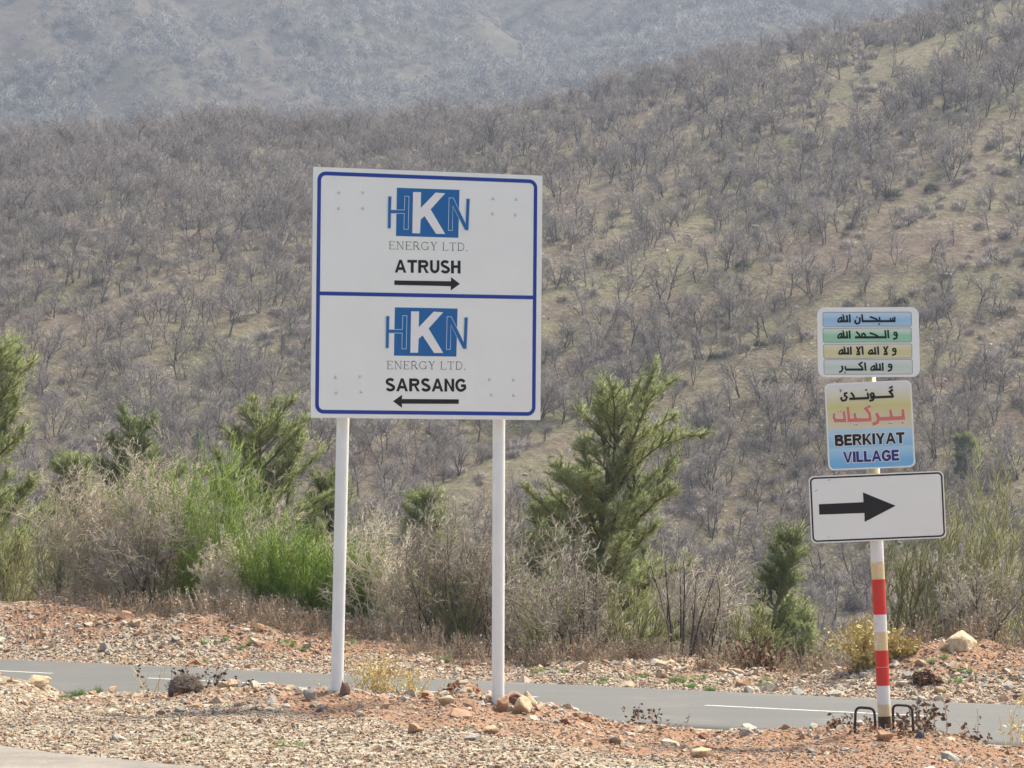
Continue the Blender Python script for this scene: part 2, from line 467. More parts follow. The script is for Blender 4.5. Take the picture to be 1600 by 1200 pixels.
POST_FEET = []
def G(x, y, rough=1.0):
    x = np.asarray(x, float); y = np.asarray(y, float)
    s, t = st_of(x, y)
    # near side: verge with a low bank of spoil on which the signs stand
    zc = np.interp(x, nx, nz)
    yc = ycrest(x)
    zfront = np.interp(x, [-12, -4, 0, 4, 12], [0.02, 0.0, -0.06, -0.30, -0.45])
    k = sstep(16.2, 1.0 * yc - 0.1, y)
    near = zfront + (zc - zfront) * k
    drop = sstep(0.05, 3.4, y - yc)
    near = near + (ROAD_Z - 0.012 - near) * drop
    # small humps and hollows
    bankw = np.exp(-((y - (yc - 0.5)) / 0.9) ** 2)
    nearr = near + rough * (1 - drop) * (fbm(x / 0.9, y / 0.9, 21, 3) * 0.035 + bankw * (fbm(x / 0.33, y / 0.33, 23, 3) * 0.07)
                                         + fbm(x / 0.12, y / 0.12, 25, 2) * 0.014 * (0.35 + bankw))
    for cx, cy, dz, sg in POST_FEET:
        nearr = nearr + dz * np.exp(-(((x - cx) / sg) ** 2 + ((y - cy) / sg) ** 2))
    # far side: shoulder, bank, then the slope down into the valley
    zb = np.interp(s, fs, fz)
    rise = sstep(0.5, CREST_T, t)
    far = ROAD_Z - 0.02 + (zb - ROAD_Z + 0.02) * rise
    bw = rise
    fr = rough * (sstep(0.0, 0.5, t) * (fbm(s / 1.1, t / 1.1, 31, 3) * 0.10 * bw + fbm(s / 0.32, t / 0.32, 33, 3) * 0.075 * (0.25 + bw)))
    fall = np.maximum(t - CREST_T - 0.5, 0)
    far = far + fr - 0.42 * fall ** 1.0 * sstep(0, 2, fall)
    road = np.full_like(far, ROAD_Z - 0.03)
    z = np.where(t < -ROAD_W - 0.1, np.minimum(nearr, 5), np.where(t < 0, road, far))
    zh = hill_z(x, y)
    vz = np.maximum(z, VZ + fbm(x / 20, y / 20, 41, 2) * 1.0)
    return np.where(y > 138, np.maximum(zh, VZ), np.where(t > CREST_T + 3, np.maximum(vz, np.where(y > 60, VZ, -99)), z))

for (uu, vv, Y, sg) in ((526, 1081, 20.98, 0.45), (778, 1104, 21.36, 0.30), (1383, 1139, 20.1, 0.55)):
    p = at(uu, vv, Y)
    POST_FEET.append((p[0], p[1], p[2] - float(G(p[0], p[1], 0)), sg))
print('feet', POST_FEET)

def axis(pieces):
    out = []
    for a, b, h in pieces:
        n = max(1, int(round((b - a) / h)))
        out.append(np.linspace(a, b, n, endpoint=False))
    out.append(np.array([pieces[-1][1]]))
    return np.concatenate(out)

def grid_mesh(name, X, Y, Z, mat, keep=None, attr=None):
    ny, nxx = X.shape
    V = np.stack([X.ravel(), Y.ravel(), Z.ravel()], 1)
    i = np.arange(ny * nxx).reshape(ny, nxx)
    Fq = np.stack([i[:-1, :-1], i[:-1, 1:], i[1:, 1:], i[1:, :-1]], -1).reshape(-1, 4)
    if keep is not None:
        kf = keep.ravel()
        Fq = Fq[kf[Fq].all(1)]
    me = mesh_from(name, V, Fq, [mat], True)
    if attr is not None:
        a = me.attributes.new('soil', 'FLOAT', 'POINT')
        a.data.foreach_set('value', attr.ravel().astype(np.float32))
    return me

def soil_near(x, y):
    yc = ycrest(x)
    d = yc - y
    band = np.interp(x, [-6, -3.2, -2.2, -0.5, 2, 6], [0.1, 0.25, 0.62, 1.0, 1.0, 0.95])
    width = np.interp(x, [-6, -2, -0.5, 2, 6], [0.9, 1.3, 2.8, 3.6, 4.0])
    return np.clip(band * sstep(width + 0.9, width - 0.3, d) * 0.95 + 0.25 * fbm(x / 0.8, y / 0.8, 51, 3), 0, 1)

def soil_far(s, t):
    top = sstep(0.9, 2.6, t)
    red = np.interp(s, [-5, 1, 5, 8, 11, 13, 15, 20], [0.46, 0.46, 0.52, 0.26, 0.24, 0.34, 0.72, 0.72])
    return np.clip(red * top + 0.25 * fbm(s / 1.2, t / 1.2, 53, 3), 0, 1)

xs = axis([(-22, -6.2, 0.35), (-6.2, 6.2, 0.045), (6.2, 24, 0.35)])
ys = axis([(-6, 13.8, 0.5), (13.8, 23.2, 0.045), (23.2, 37, 0.2)])
X, Y = np.meshgrid(xs, ys)
_, T = st_of(X, Y)
near_me = grid_mesh('gravel_ground', X, Y, G(X, Y), MAT['gravel'], T < -ROAD_W - 0.45, soil_near(X, Y))
near_ground = tag(add('gravel_ground', near_me), kind='structure')

ss = axis([(-60, -4, 1.0), (-4, 24, 0.07), (24, 60, 1.0)])
ts = axis([(-ROAD_W - 1.2, -0.2, 0.3), (-0.2, 5.0, 0.07), (5.0, 9.0, 0.25)])
S, T = np.meshgrid(ss, ts)
X, Y = xy_of(S, T)
Z = G(X, Y)
Z = np.where(T < -ROAD_W + 0.05, ROAD_Z - 0.014, Z)
Z = np.where(T < -ROAD_W - 0.65, ROAD_Z - 0.05, Z)
far_bank = tag(add('gravel_bank_ground', grid_mesh('gravel_bank_ground', X, Y, Z, MAT['gravel'], None, soil_far(S, T))), kind='structure')

# valley side and hillside, one sheet
xs = axis([(-420, -120, 8), (-120, 120, 1.6), (120, 420, 8)])
ys = axis([(30, 140, 1.6), (140, 440, 1.6), (440, 620, 6)])
X, Y = np.meshgrid(xs, ys)
S, T = st_of(X, Y)
Z = G(X, Y, 0.0)
Z = np.where(T < 8.6, Z - 0.25, Z)
hill = tag(add('hillside', grid_mesh('hillside', X, Y, Z, MAT['hill'], T > 6.5)), kind='structure')

def mountain_z(x, y):
    base = -10 + 0.43 * np.maximum(y - 560, 0)
    base = np.minimum(base, 400 + 0.08 * (y - 1500))
    g = fbm(x / 230, y / 400, 61, 4) * 48 + fbm((x + 0.5 * y) / 60, y / 130, 63, 4) * 15 + fbm(x / 22, y / 22, 65, 3) * 2.2
    return base + g * sstep(560, 760, y) + 0.05 * x
xs = axis([(-900, -330, 24), (-330, 330, 5), (330, 900, 24)])
ys = axis([(560, 760, 12), (760, 1420, 5), (1420, 2100, 30)])
X, Y = np.meshgrid(xs, ys)
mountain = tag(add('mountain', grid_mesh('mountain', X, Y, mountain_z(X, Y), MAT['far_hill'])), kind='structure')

# ------------------------------------------------------------------ road
road_me = grid_mesh('road', *(lambda S, T: (*xy_of(S, T), np.full_like(S, ROAD_Z) + 0.025 * (1 - ((T + ROAD_W / 2) / (ROAD_W / 2)) ** 2) - np.where((T < -ROAD_W - 0.01) | (T > 0.01), 0.07, 0)))(*np.meshgrid(axis([(-60, 60, 2.0)]), np.concatenate([[-ROAD_W - 0.05], axis([(-ROAD_W, 0.0, 0.35)]), [0.05]]))), MAT['asphalt'])
road = tag(add('road', road_me), kind='structure')
def on_road(u, v):
    d = ray(u, v); k = (ROAD_Z - CAM[2]) / d[2]; p = CAM + d * k
    return st_of(p[0], p[1])
tc = -ROAD_W / 2
def dash(s0, s1):
    sg = np.linspace(s0, s1, 8)
    V, Fc = [], []
    w = 0.048
    for s in sg:
        for t in (tc - w, tc + w):
            xx, yy = xy_of(s, t)
            V.append((xx, yy, ROAD_Z + 0.025 + 0.004))
    for i in range(7):
        Fc.append((2 * i, 2 * i + 2, 2 * i + 3, 2 * i + 1))
    return mesh_from('lane_marking', V, Fc, [MAT['road_paint']])
for (u0, v0), (u1, v1) in [((-220, 1046), (97, 1054)), ((245, 1061), (455, 1069)), ((640, 1079), (870, 1089)), ((1135, 1101), (1485, 1119))]:
    s0, s1 = on_road(u0, v0)[0], on_road(u1, v1)[0]
    add('lane_marking', dash(s0, s1), road)

# asphalt of the side road in the near left corner
def corner_asphalt():
    edge = [(-900, 1128), (-300, 1150), (0, 1171), (90, 1180), (190, 1188), (330, 1201), (700, 1240), (1200, 1300)]
    pts = []
    for u, v in edge:
        d = ray(u, v); k = (0.012 - CAM[2]) / d[2]; p = CAM + d * k
        pts.append((p[0], p[1]))
    V, Fc = [], []
    for i, (x, y) in enumerate(pts):
        for j in range(7):
            yy = y - 1.4 * j + (0.03 * math.sin(9 * x) if j == 0 else 0)
            V.append((x, yy, float(G(x, yy, 0.0)) + 0.045))
    for i in range(len(pts) - 1):
        for j in range(6):
            a = i * 7 + j
            Fc.append((a, a + 7, a + 8, a + 1))
    return mesh_from('side_road', V, Fc, [MAT['dusty_asphalt']])
side_road = tag(add('side_road', corner_asphalt()), kind='structure')

# ------------------------------------------------------------------ tube and spike geometry
def basis(D):
    D = D / np.maximum(np.linalg.norm(D, axis=1, keepdims=True), 1e-9)
    R = np.where(np.abs(D[:, 2:3]) < 0.9, np.array([[0, 0, 1.0]]), np.array([[1.0, 0, 0]]))
    U = np.cross(D, R); U /= np.maximum(np.linalg.norm(U, axis=1, keepdims=True), 1e-9)
    return D, U, np.cross(D, U)

def tubes(P0, P1, R0, R1, n=5):
    """open tapered tubes -> V, quads"""
    P0, P1, R0, R1 = map(np.asarray, (P0, P1, R0, R1))
    _, U, W = basis(P1 - P0)
    a = np.arange(n) * 2 * math.pi / n
    ring = U[:, None] * np.cos(a)[None, :, None] + W[:, None] * np.sin(a)[None, :, None]
    V = np.concatenate([P0[:, None] + ring * R0[:, None, None], P1[:, None] + ring * R1[:, None, None]], 1).reshape(-1, 3)
    i = np.arange(n); j = (i + 1) % n
    q = np.stack([i, j, j + n, i + n], 1)
    Fq = (np.arange(len(P0))[:, None, None] * 2 * n + q[None]).reshape(-1, 4)
    return V, Fq

def spikes(P0, P1, R):
    """three-sided tapering twigs or needles -> V, tris"""
    P0, P1, R = map(np.asarray, (P0, P1, R))
    _, U, W = basis(P1 - P0)
    a = np.arange(3) * 2 * math.pi / 3
    ring = U[:, None] * np.cos(a)[None, :, None] + W[:, None] * np.sin(a)[None, :, None]
    V = np.concatenate([P0[:, None] + ring * R[:, None, None], P1[:, None]], 1).reshape(-1, 3)
    t = np.array([[0, 1, 3], [1, 2, 3], [2, 0, 3]])
    Ft = (np.arange(len(P0))[:, None, None] * 4 + t[None]).reshape(-1, 3)
    return V, Ft

def tris_of(q):
    return np.concatenate([q[:, [0, 1, 2]], q[:, [0, 2, 3]]]) if q.shape[1] == 4 else q

class Plant:
    """grows branches; thick ones go to self.seg, the finest to self.spk"""
    def __init__(self, seed):
        self.r = random.Random(seed)
        self.seg = []; self.spk = []
    def rv(self, s):
        return Vector((self.r.gauss(0, s), self.r.gauss(0, s), self.r.gauss(0, s)))
    def branch(self, p, d, L, rad, lvl, spec):
        """spec[lvl] = (segments, wander, lift, children, child length, child angle, start)"""
        r = self.r
        if lvl >= len(spec):
            self.spk.append((p.copy(), p + d * L, rad)); return
        nseg, wander, lift, nch, cl, ca, st = spec[lvl]
        d = d.copy().normalized(); pts = [p.copy()]; dirs = [d.copy()]
        for i in range(nseg):
            d = (d + self.rv(wander) + Vector((0, 0, lift))).normalized()
            p = p + d * (L / nseg)
            pts.append(p.copy()); dirs.append(d.copy())
        for i in range(nseg):
            r0 = rad * (1 - 0.75 * i / nseg); r1 = rad * (1 - 0.75 * (i + 1) / nseg)
            self.seg.append((pts[i], pts[i + 1], r0, r1, lvl))
        for k in range(nch):
            f = st + (1 - st) * (k + r.random()) / nch
            g = min(f, 0.999) * nseg; i = int(g)
            q = pts[i].lerp(pts[i + 1], g - i)
            dd = dirs[i + 1]
            ax = dd.cross(self.rv(1)).normalized()
            ang = ca * r.uniform(0.6, 1.3)
            nd = (dd * math.cos(ang) + ax * math.sin(ang)).normalized()
            self.branch(q, nd, L * cl * r.uniform(0.65, 1.25) * (1.15 - 0.45 * f), max(rad * 0.55 * (1 - 0.6 * f), 0.0018), lvl + 1, spec)
    def meshes(self, trunk_lvls=2, thick=1.0, min_r=0.004, spike_r=0.006):
        Vt, Ft, Vc, Fc = [], [], [], []
        nt_ = nc_ = 0
        for lv in sorted({s[4] for s in self.seg}):
            S = [s for s in self.seg if s[4] == lv]
            n = 6 if lv == 0 else (4 if lv == 1 else 3)
            V, q = tubes([list(s[0]) for s in S], [list(s[1]) for s in S], np.maximum([s[2] for s in S], min_r) * thick, np.maximum([s[3] for s in S], min_r * 0.8) * thick, n)
            if lv < trunk_lvls:
                Vt.append(V); Ft.append(tris_of(q) + nt_); nt_ += len(V)
            else:
                Vc.append(V); Fc.append(tris_of(q) + nc_); nc_ += len(V)
        if self.spk:
            V, t = spikes([list(s[0]) for s in self.spk], [list(s[1]) for s in self.spk], np.full(len(self.spk), spike_r))
            Vc.append(V); Fc.append(t + nc_); nc_ += len(V)
        return (np.concatenate(Vt), np.concatenate(Ft)), (np.concatenate(Vc), np.concatenate(Fc))

def join2(A, B):
    V = np.concatenate([A[0], B[0]]); Fc = np.concatenate([A[1], B[1] + len(A[0])])
    return V, Fc, np.concatenate([np.zeros(len(A[1]), np.int32), np.ones(len(B[1]), np.int32)])

# instanced masses ("stuff"): points with a turn, a size and a pick of meshes
def stuff(name, pts, rots, scl, meshes, label, kind='stuff', parent=None, scl3=None):
    n = len(pts)
    me = bpy.data.meshes.new(name)
    me.vertices.add(n); me.vertices.foreach_set('co', np.asarray(pts, np.float32).ravel())
    a = me.attributes.new('turn', 'FLOAT_VECTOR', 'POINT'); a.data.foreach_set('vector', np.asarray(rots, np.float32).ravel())
    sv = np.asarray(scl, np.float32)
    if sv.ndim == 1: sv = np.repeat(sv[:, None], 3, 1)
    a = me.attributes.new('size', 'FLOAT_VECTOR', 'POINT'); a.data.foreach_set('vector', sv.ravel())
    a = me.attributes.new('pick', 'INT', 'POINT'); a.data.foreach_set('value', rng.integers(0, len(meshes), n).astype(np.int32))
    o = add(name, me, parent)
    ng = bpy.data.node_groups.new(name, 'GeometryNodeTree')
    ng.interface.new_socket('Geometry', in_out='INPUT', socket_type='NodeSocketGeometry')
    ng.interface.new_socket('Geometry', in_out='OUTPUT', socket_type='NodeSocketGeometry')
    gi = ng.nodes.new('NodeGroupInput'); go = ng.nodes.new('NodeGroupOutput')
    iop = ng.nodes.new('GeometryNodeInstanceOnPoints')
    jn = ng.nodes.new('GeometryNodeJoinGeometry')
    for m in meshes:
        src = bpy.data.objects.new(m.name + '_source', m)       # never linked to the scene
        oi = ng.nodes.new('GeometryNodeObjectInfo'); oi.inputs['As Instance'].default_value = True
        oi.inputs['Object'].default_value = src
        ng.links.new(oi.outputs['Geometry'], jn.inputs[0])
    def attr(nm, ty):
        k = ng.nodes.new('GeometryNodeInputNamedAttribute'); k.data_type = ty; k.inputs['Name'].default_value = nm
        return k.outputs['Attribute']
    ng.links.new(gi.outputs[0], iop.inputs['Points'])
    ng.links.new(jn.outputs[0], iop.inputs['Instance'])
    iop.inputs['Pick Instance'].default_value = True
    ng.links.new(attr('pick', 'INT'), iop.inputs['Instance Index'])
    ng.links.new(attr('turn', 'FLOAT_VECTOR'), iop.inputs['Rotation'])
    ng.links.new(attr('size', 'FLOAT_VECTOR'), iop.inputs['Scale'])
    ng.links.new(iop.outputs[0], go.inputs[0])
    md = o.modifiers.new('scatter', 'NODES'); md.node_group = ng
    o['kind'] = kind
    if label: o['label'] = label
    return o

# ------------------------------------------------------------------ bare oaks on the hillside
def oak(seed):
    r = random.Random(seed); pl = Plant(seed)
    H = r.uniform(3.6, 5.0)
    nst = r.choice([1, 1, 2, 3])
    for k in range(nst):
        a = r.uniform(0, 6.28); lean = r.uniform(0.05, 0.3) if nst == 1 else r.uniform(0.2, 0.5)
        d = Vector((math.cos(a) * lean, math.sin(a) * lean, 1))
        pl.branch(Vector((0.12 * math.cos(a), 0.12 * math.sin(a), -0.15)), d, H * 0.62, 0.10 if nst == 1 else 0.07, 0,
                  [(6, 0.16, 0.05, 8 if nst < 3 else 6, 0.66, 0.75, 0.26), (4, 0.17, 0.08, 8 if nst < 2 else 7, 0.52, 0.7, 0.15), (2, 0.16, 0.05, 8 if nst < 3 else 6, 0.62, 0.65, 0.1)])
    return pl.meshes(2, 0.9, 0.009, 0.0105)
oaks = []
for k in range(9):
    A, B = oak(100 + k)
    tm = mesh_from('oak_trunk', A[0], A[1], [MAT['oak_bark']]); cm = mesh_from('oak_crown', B[0], B[1], [MAT['oak_twig']])
    V, Fc, mi = join2(A, B)
    whole = mesh_from('oak_whole', V, Fc, [MAT['oak_bark'], MAT['oak_twig']], False, mi)
    oaks.append((tm, cm, whole))

def hill_spots(n, x0, x1, y0, y1, seed):
    r = np.random.default_rng(seed)
    y = np.sqrt(r.uniform(y0 ** 2, y1 ** 2, n)); x = r.uniform(-1, 1, n) * (0.205 * y + 6)
    return x, y
x, y = hill_spots(21000, 0, 0, 118, 412, 5)
along = x * 0.563 + y * 0.826; across = x * 0.826 - y * 0.563
dens = 0.5 + 0.75 * fbm(across / 10, along / 50, 71, 3) + 0.65 * fbm(x / 9, y / 9, 73, 2)
z = hill_z(x, y); z = np.where(y < 139, G(x, y, 0), z)
u, v = project(np.stack([x, y, z], 1))
# thick wood to the left and along the crest, open grazed strips to the right
dens = dens + np.interp(u, [-100, 500, 900, 1300, 1700], [0.42, 0.36, -0.06, -0.18, -0.06]) + np.where(y < 175, 0.12, 0)
keep = rng.random(len(x)) < np.clip(dens, 0.03, 1.0)
# grazed strips that climb the slope to the right, kept open of trees
STRIPS = [([(690, 795), (860, 722), (1000, 655), (1130, 605), (1290, 560)], 34), ([(850, 505), (1000, 478), (1200, 435), (1330, 392), (1600, 345)], 20), ([(850, 440), (950, 385), (1040, 325)], 13),
          ([(1300, 130), (1450, 85), (1600, 30)], 17), ([(1390, 328), (1600, 282)], 14), ([(865, 255), (1000, 195), (1110, 140)], 11), ([(500, 520), (430, 545), (300, 585)], 8), ([(1480, 560), (1600, 500)], 16), ([(240, 330), (420, 290)], 8)]
def strip_depth(u, v):
    best = np.full(len(u), 9.0)
    for pts, hw in STRIPS:
        for (ua, va), (ub, vb) in zip(pts[:-1], pts[1:]):
            t = np.clip(((u - ua) * (ub - ua) + (v - va) * (vb - va)) / ((ub - ua) ** 2 + (vb - va) ** 2), 0, 1)
            best = np.minimum(best, np.hypot(u - ua - t * (ub - ua), v - va - t * (vb - va)) / hw)
    return best
keep &= ~((strip_depth(u, v) < 0.75 + 0.5 * vnoise(x / 5, y / 5, 79)) & (rng.random(len(x)) < 0.9))
x, y, z, u, v = (k[keep] for k in (x, y, z, u, v))
# thin out crowded stems
cell = {}
ok = []
for i in range(len(x)):
    c = (int(x[i] // 1.8), int(y[i] // 1.9))
    if c not in cell:
        cell[c] = 1; ok.append(i)
ok = np.array(ok)
x, y, z, u, v = (k[ok] for k in (x, y, z, u, v))
size = np.clip(rng.lognormal(-0.29, 0.3, len(x)), 0.38, 1.4) * np.interp(vnoise(x / 14, y / 14, 77), [0, 1], [0.75, 1.15])
inview = (u > 5) & (u < 1595) & (v < 800) & (v > 60)
near_first = np.argsort(np.where(inview, y, 1e9))
single = near_first[:290]
OAK_LABEL = 'leafless grey oak standing among others low on the wooded hillside'
for i in single:
    tm, cm, _ = oaks[int(rng.integers(0, len(oaks)))]
    t = thing('oak_tree', OAK_LABEL, 'tree', (x[i], y[i], z[i]), rng.uniform(0, 6.28), 'leafless oaks on the lower hillside')
    t.scale = (size[i],) * 3
    add('trunk', tm, t); add('crown', cm, t)
rest = np.ones(len(x), bool); rest[single] = False
k = rest.sum()
stuff('oak_forest', np.stack([x, y, z], 1)[rest], np.stack([rng.normal(0, 0.06, k), rng.normal(0, 0.06, k), rng.uniform(0, 6.28, k)], 1), size[rest], [o[2] for o in oaks],
      'mass of leafless grey oaks covering the hillside')
print('oaks', len(x))

# low grey scrub filling between the oaks
def scrub(seed, n=150, H=1.0):
    r = random.Random(seed); P0, P1 = [], []
    for i in range(n):
        a = r.uniform(0, 6.28); q = math.sqrt(r.random()) * 0.55
        p = Vector((q * math.cos(a), q * math.sin(a), r.uniform(0, 0.45 * H)))
        d = Vector((r.gauss(0, 0.5) + math.cos(a) * q, r.gauss(0, 0.5) + math.sin(a) * q, r.uniform(0.5, 1.2))).normalized()
        P0.append(list(p)); P1.append(list(p + d * r.uniform(0.3, 0.75) * H))
    return spikes(P0, P1, np.full(n, 0.022))
scrub_me = [mesh_from('scrub', *scrub(300 + k), [MAT['oak_twig']]) for k in range(5)]
x2, y2 = hill_spots(7000, 0, 0, 110, 412, 8)
z2 = np.where(y2 < 139, G(x2, y2, 0), hill_z(x2, y2))
d2 = 0.42 + 0.9 * fbm((x2 * 0.826 - y2 * 0.563) / 8, (x2 * 0.563 + y2 * 0.826) / 30, 81, 3)
u2_, v2_ = project(np.stack([x2, y2, z2], 1))
kp = (rng.random(len(x2)) < d2) & ~((strip_depth(u2_, v2_) < 1) & (rng.random(len(x2)) < 0.7))
x2, y2, z2 = x2[kp], y2[kp], z2[kp]; n = len(x2)
stuff('hillside_undergrowth', np.stack([x2, y2, z2 - 0.05], 1), np.stack([np.zeros(n), np.zeros(n), rng.uniform(0, 6.28, n)], 1), rng.uniform(0.5, 1.4, n), scrub_me,
      'low grey scrub between the oaks on the hillside')

# dark evergreen shrubs, single, on the open grass to the right
def round_shrub(seed):
    r = random.Random(seed); P0, P1 = [], []
    for i in range(700):
        d = Vector((r.gauss(0, 1), r.gauss(0, 1), abs(r.gauss(0, 0.9)))).normalized()
        q = r.uniform(0.45, 0.95) * (1 + 0.25 * math.sin(3 * math.atan2(d.y, d.x) + seed))
        p = Vector((d.x * q * 0.9, d.y * q * 0.9, d.z * q * 0.85 + 0.05))
        e = (d + Vector((r.gauss(0, 0.5), r.gauss(0, 0.5), r.gauss(0.2, 0.4)))).normalized()
        P0.append(list(p)); P1.append(list(p + e * r.uniform(0.12, 0.28)))
    crown = spikes(P0, P1, np.full(len(P0), 0.022))
    stem = tubes([[0, 0, -0.1]] * 5, [[0.4 * math.cos(1.3 * k), 0.4 * math.sin(1.3 * k), 0.5] for k in range(5)], [0.03] * 5, [0.012] * 5, 4)
    return stem, crown
shr = [round_shrub(500 + k) for k in range(3)]
shr = [(mesh_from('shrub_stem', a[0], a[1], [MAT['oak_bark']]), mesh_from('shrub_crown', b[0], b[1], [MAT['evergreen']])) for a, b in shr]
def on_hill(u, v):
    d = ray(u, v); lo = None
    ks = np.linspace(110, 430, 900)
    P = CAM + np.outer(ks, d / d[1])
    zz = np.where(P[:, 1] < 139, G(P[:, 0], P[:, 1], 0), hill_z(P[:, 0], P[:, 1]))
    hit = np.nonzero(P[:, 2] <= zz)[0]
    i = hit[0] if len(hit) else len(ks) - 1
    return P[i, 0], P[i, 1], zz[i]
SHRUBS = [(1205, 602, 1.2, 'dark round shrub on open grass left of the row-lettered plate'), (1255, 598, 0.8, 'small dark shrub close left of the gap between the two upper plates'),
          (1188, 542, 0.9, 'dark shrub on the grass left of the row-lettered plate, above the roundest one'), (1116, 562, 0.8, 'dark shrub on the pale grass slope above the biggest pine'),
          (1395, 310, 1.2, 'dark shrub high above the row-lettered plate'), (1455, 300, 1.0, 'dark shrub on green grass up right of the row-lettered plate'),
          (1090, 655, 0.9, 'dark shrub on the grass slope just right of the biggest pine top'), (960, 340, 0.9, 'dark shrub on the slope right of the board top'),
          (1350, 110, 1.0, 'dark shrub near the top of the hillside at right'), (1440, 145, 1.0, 'dark shrub in the stony strip near the top right'),
          (1160, 420, 1.0, 'dark shrub in mid slope between board and plates'), (1408, 478, 1.1, 'dark shrub just above the upper right corner of the row-lettered plate'),
          (1510, 250, 0.9, 'dark shrub on the upper slope near the right edge'), (280, 250, 1.5, 'dark green shrub in the wood at upper left'),
          (1040, 700, 0.9, 'dark shrub between the biggest pine and the village plate'), (700, 745, 1.2, 'dark shrub under the large board between its posts')]
for (uu, vv, sz, lab) in SHRUBS:
    hx, hy, hz = on_hill(uu, vv)
    a, b = random.choice(shr)
    t = thing('evergreen_shrub', lab, 'shrub', (hx, hy, hz), random.uniform(0, 6), 'dark evergreen shrubs on the hillside')
    t.scale = (sz * hy / 260,) * 3
    add('trunk', a, t); add('crown', b, t)

# ------------------------------------------------------------------ stones
def stone_mesh(seed, mat, flat=0.62, n=13, size=1.0):
    r = random.Random(seed); bm = bmesh.new()
    for i in range(n):
        d = Vector((r.gauss(0, 1), r.gauss(0, 1), r.gauss(0, 1))).normalized() * r.uniform(0.8, 1.0)
        bm.verts.new((d.x * 0.5 * size, d.y * r.uniform(0.34, 0.45) * size, d.z * 0.5 * flat * size))
    res = bmesh.ops.convex_hull(bm, input=bm.verts)
    bmesh.ops.delete(bm, geom=[g for g in res['geom_interior'] if isinstance(g, bmesh.types.BMVert)], context='VERTS')
    bmesh.ops.recalc_face_normals(bm, faces=bm.faces)
    me = bpy.data.meshes.new('stone'); bm.to_mesh(me); bm.free()
    me.materials.append(MAT[mat])
    return me
hill_stones = [stone_mesh(700 + k, 'limestone', 0.5) for k in range(5)]
x3, y3 = hill_spots(26000, 0, 0, 125, 410, 12)
al, ac = x3 * 0.563 + y3 * 0.826, x3 * 0.826 - y3 * 0.563
p3 = project(np.stack([x3, y3, hill_z(x3, y3)], 1))[0]
kp = rng.random(len(x3)) < np.clip(0.25 + 1.2 * fbm(ac / 6, al / 35, 91, 3), 0.02, 1) * np.interp(p3, [0, 800, 1600], [0.35, 0.9, 1])
x3, y3 = x3[kp], y3[kp]; z3 = np.where(y3 < 139, G(x3, y3, 0), hill_z(x3, y3)); n = len(x3)
stuff('hillside_rubble', np.stack([x3, y3, z3], 1), rng.normal(0, 0.35, (n, 3)) + np.stack([np.zeros(n), np.zeros(n), rng.uniform(0, 6, n)], 1),
      np.minimum(rng.lognormal(-1.45, 0.5, n), 1.1), hill_stones, 'pale limestone rubble strewn over the hillside')

# ------------------------------------------------------------------ far mountain woods
def far_tree(seed):
    r = random.Random(seed); P0, P1 = [], []
    for i in range(90):
        a = r.uniform(0, 6.28); q = math.sqrt(r.random()) * 1.5
        p = Vector((q * math.cos(a), q * math.sin(a), 1.0 + 2.4 * (1 - (q / 1.7) ** 2) * r.random()))
        d = Vector((r.gauss(0, 0.6), r.gauss(0, 0.6), r.uniform(0.3, 1.2))).normalized()
        P0.append(list(p)); P1.append(list(p + d * r.uniform(0.7, 1.4)))
    P0.append([0, 0, -0.3]); P1.append([0, 0, 2.6])
    R = np.full(len(P0), 0.075); R[-1] = 0.16
    return spikes(P0, P1, R)
far_me = [mesh_from('far_tree', *far_tree(900 + k), [MAT['far_twig']]) for k in range(6)]
r = np.random.default_rng(3)
y4 = np.sqrt(r.uniform(840 ** 2, 1330 ** 2, 22000)); x4 = r.uniform(-1, 1, len(y4)) * (0.21 * y4)
kp = r.random(len(y4)) < np.clip(0.66 + 1.3 * fbm(x4 / 36, y4 / 70, 93, 3), 0.06, 1)
x4, y4 = x4[kp], y4[kp]; n = len(x4)
stuff('mountain_forest', np.stack([x4, y4, mountain_z(x4, y4)], 1), np.stack([np.zeros(n), np.zeros(n), r.uniform(0, 6.28, n)], 1), np.clip(r.lognormal(0.05, 0.35, n), 0.5, 2.4), far_me,
      'hazy leafless woods covering the far mountain side')


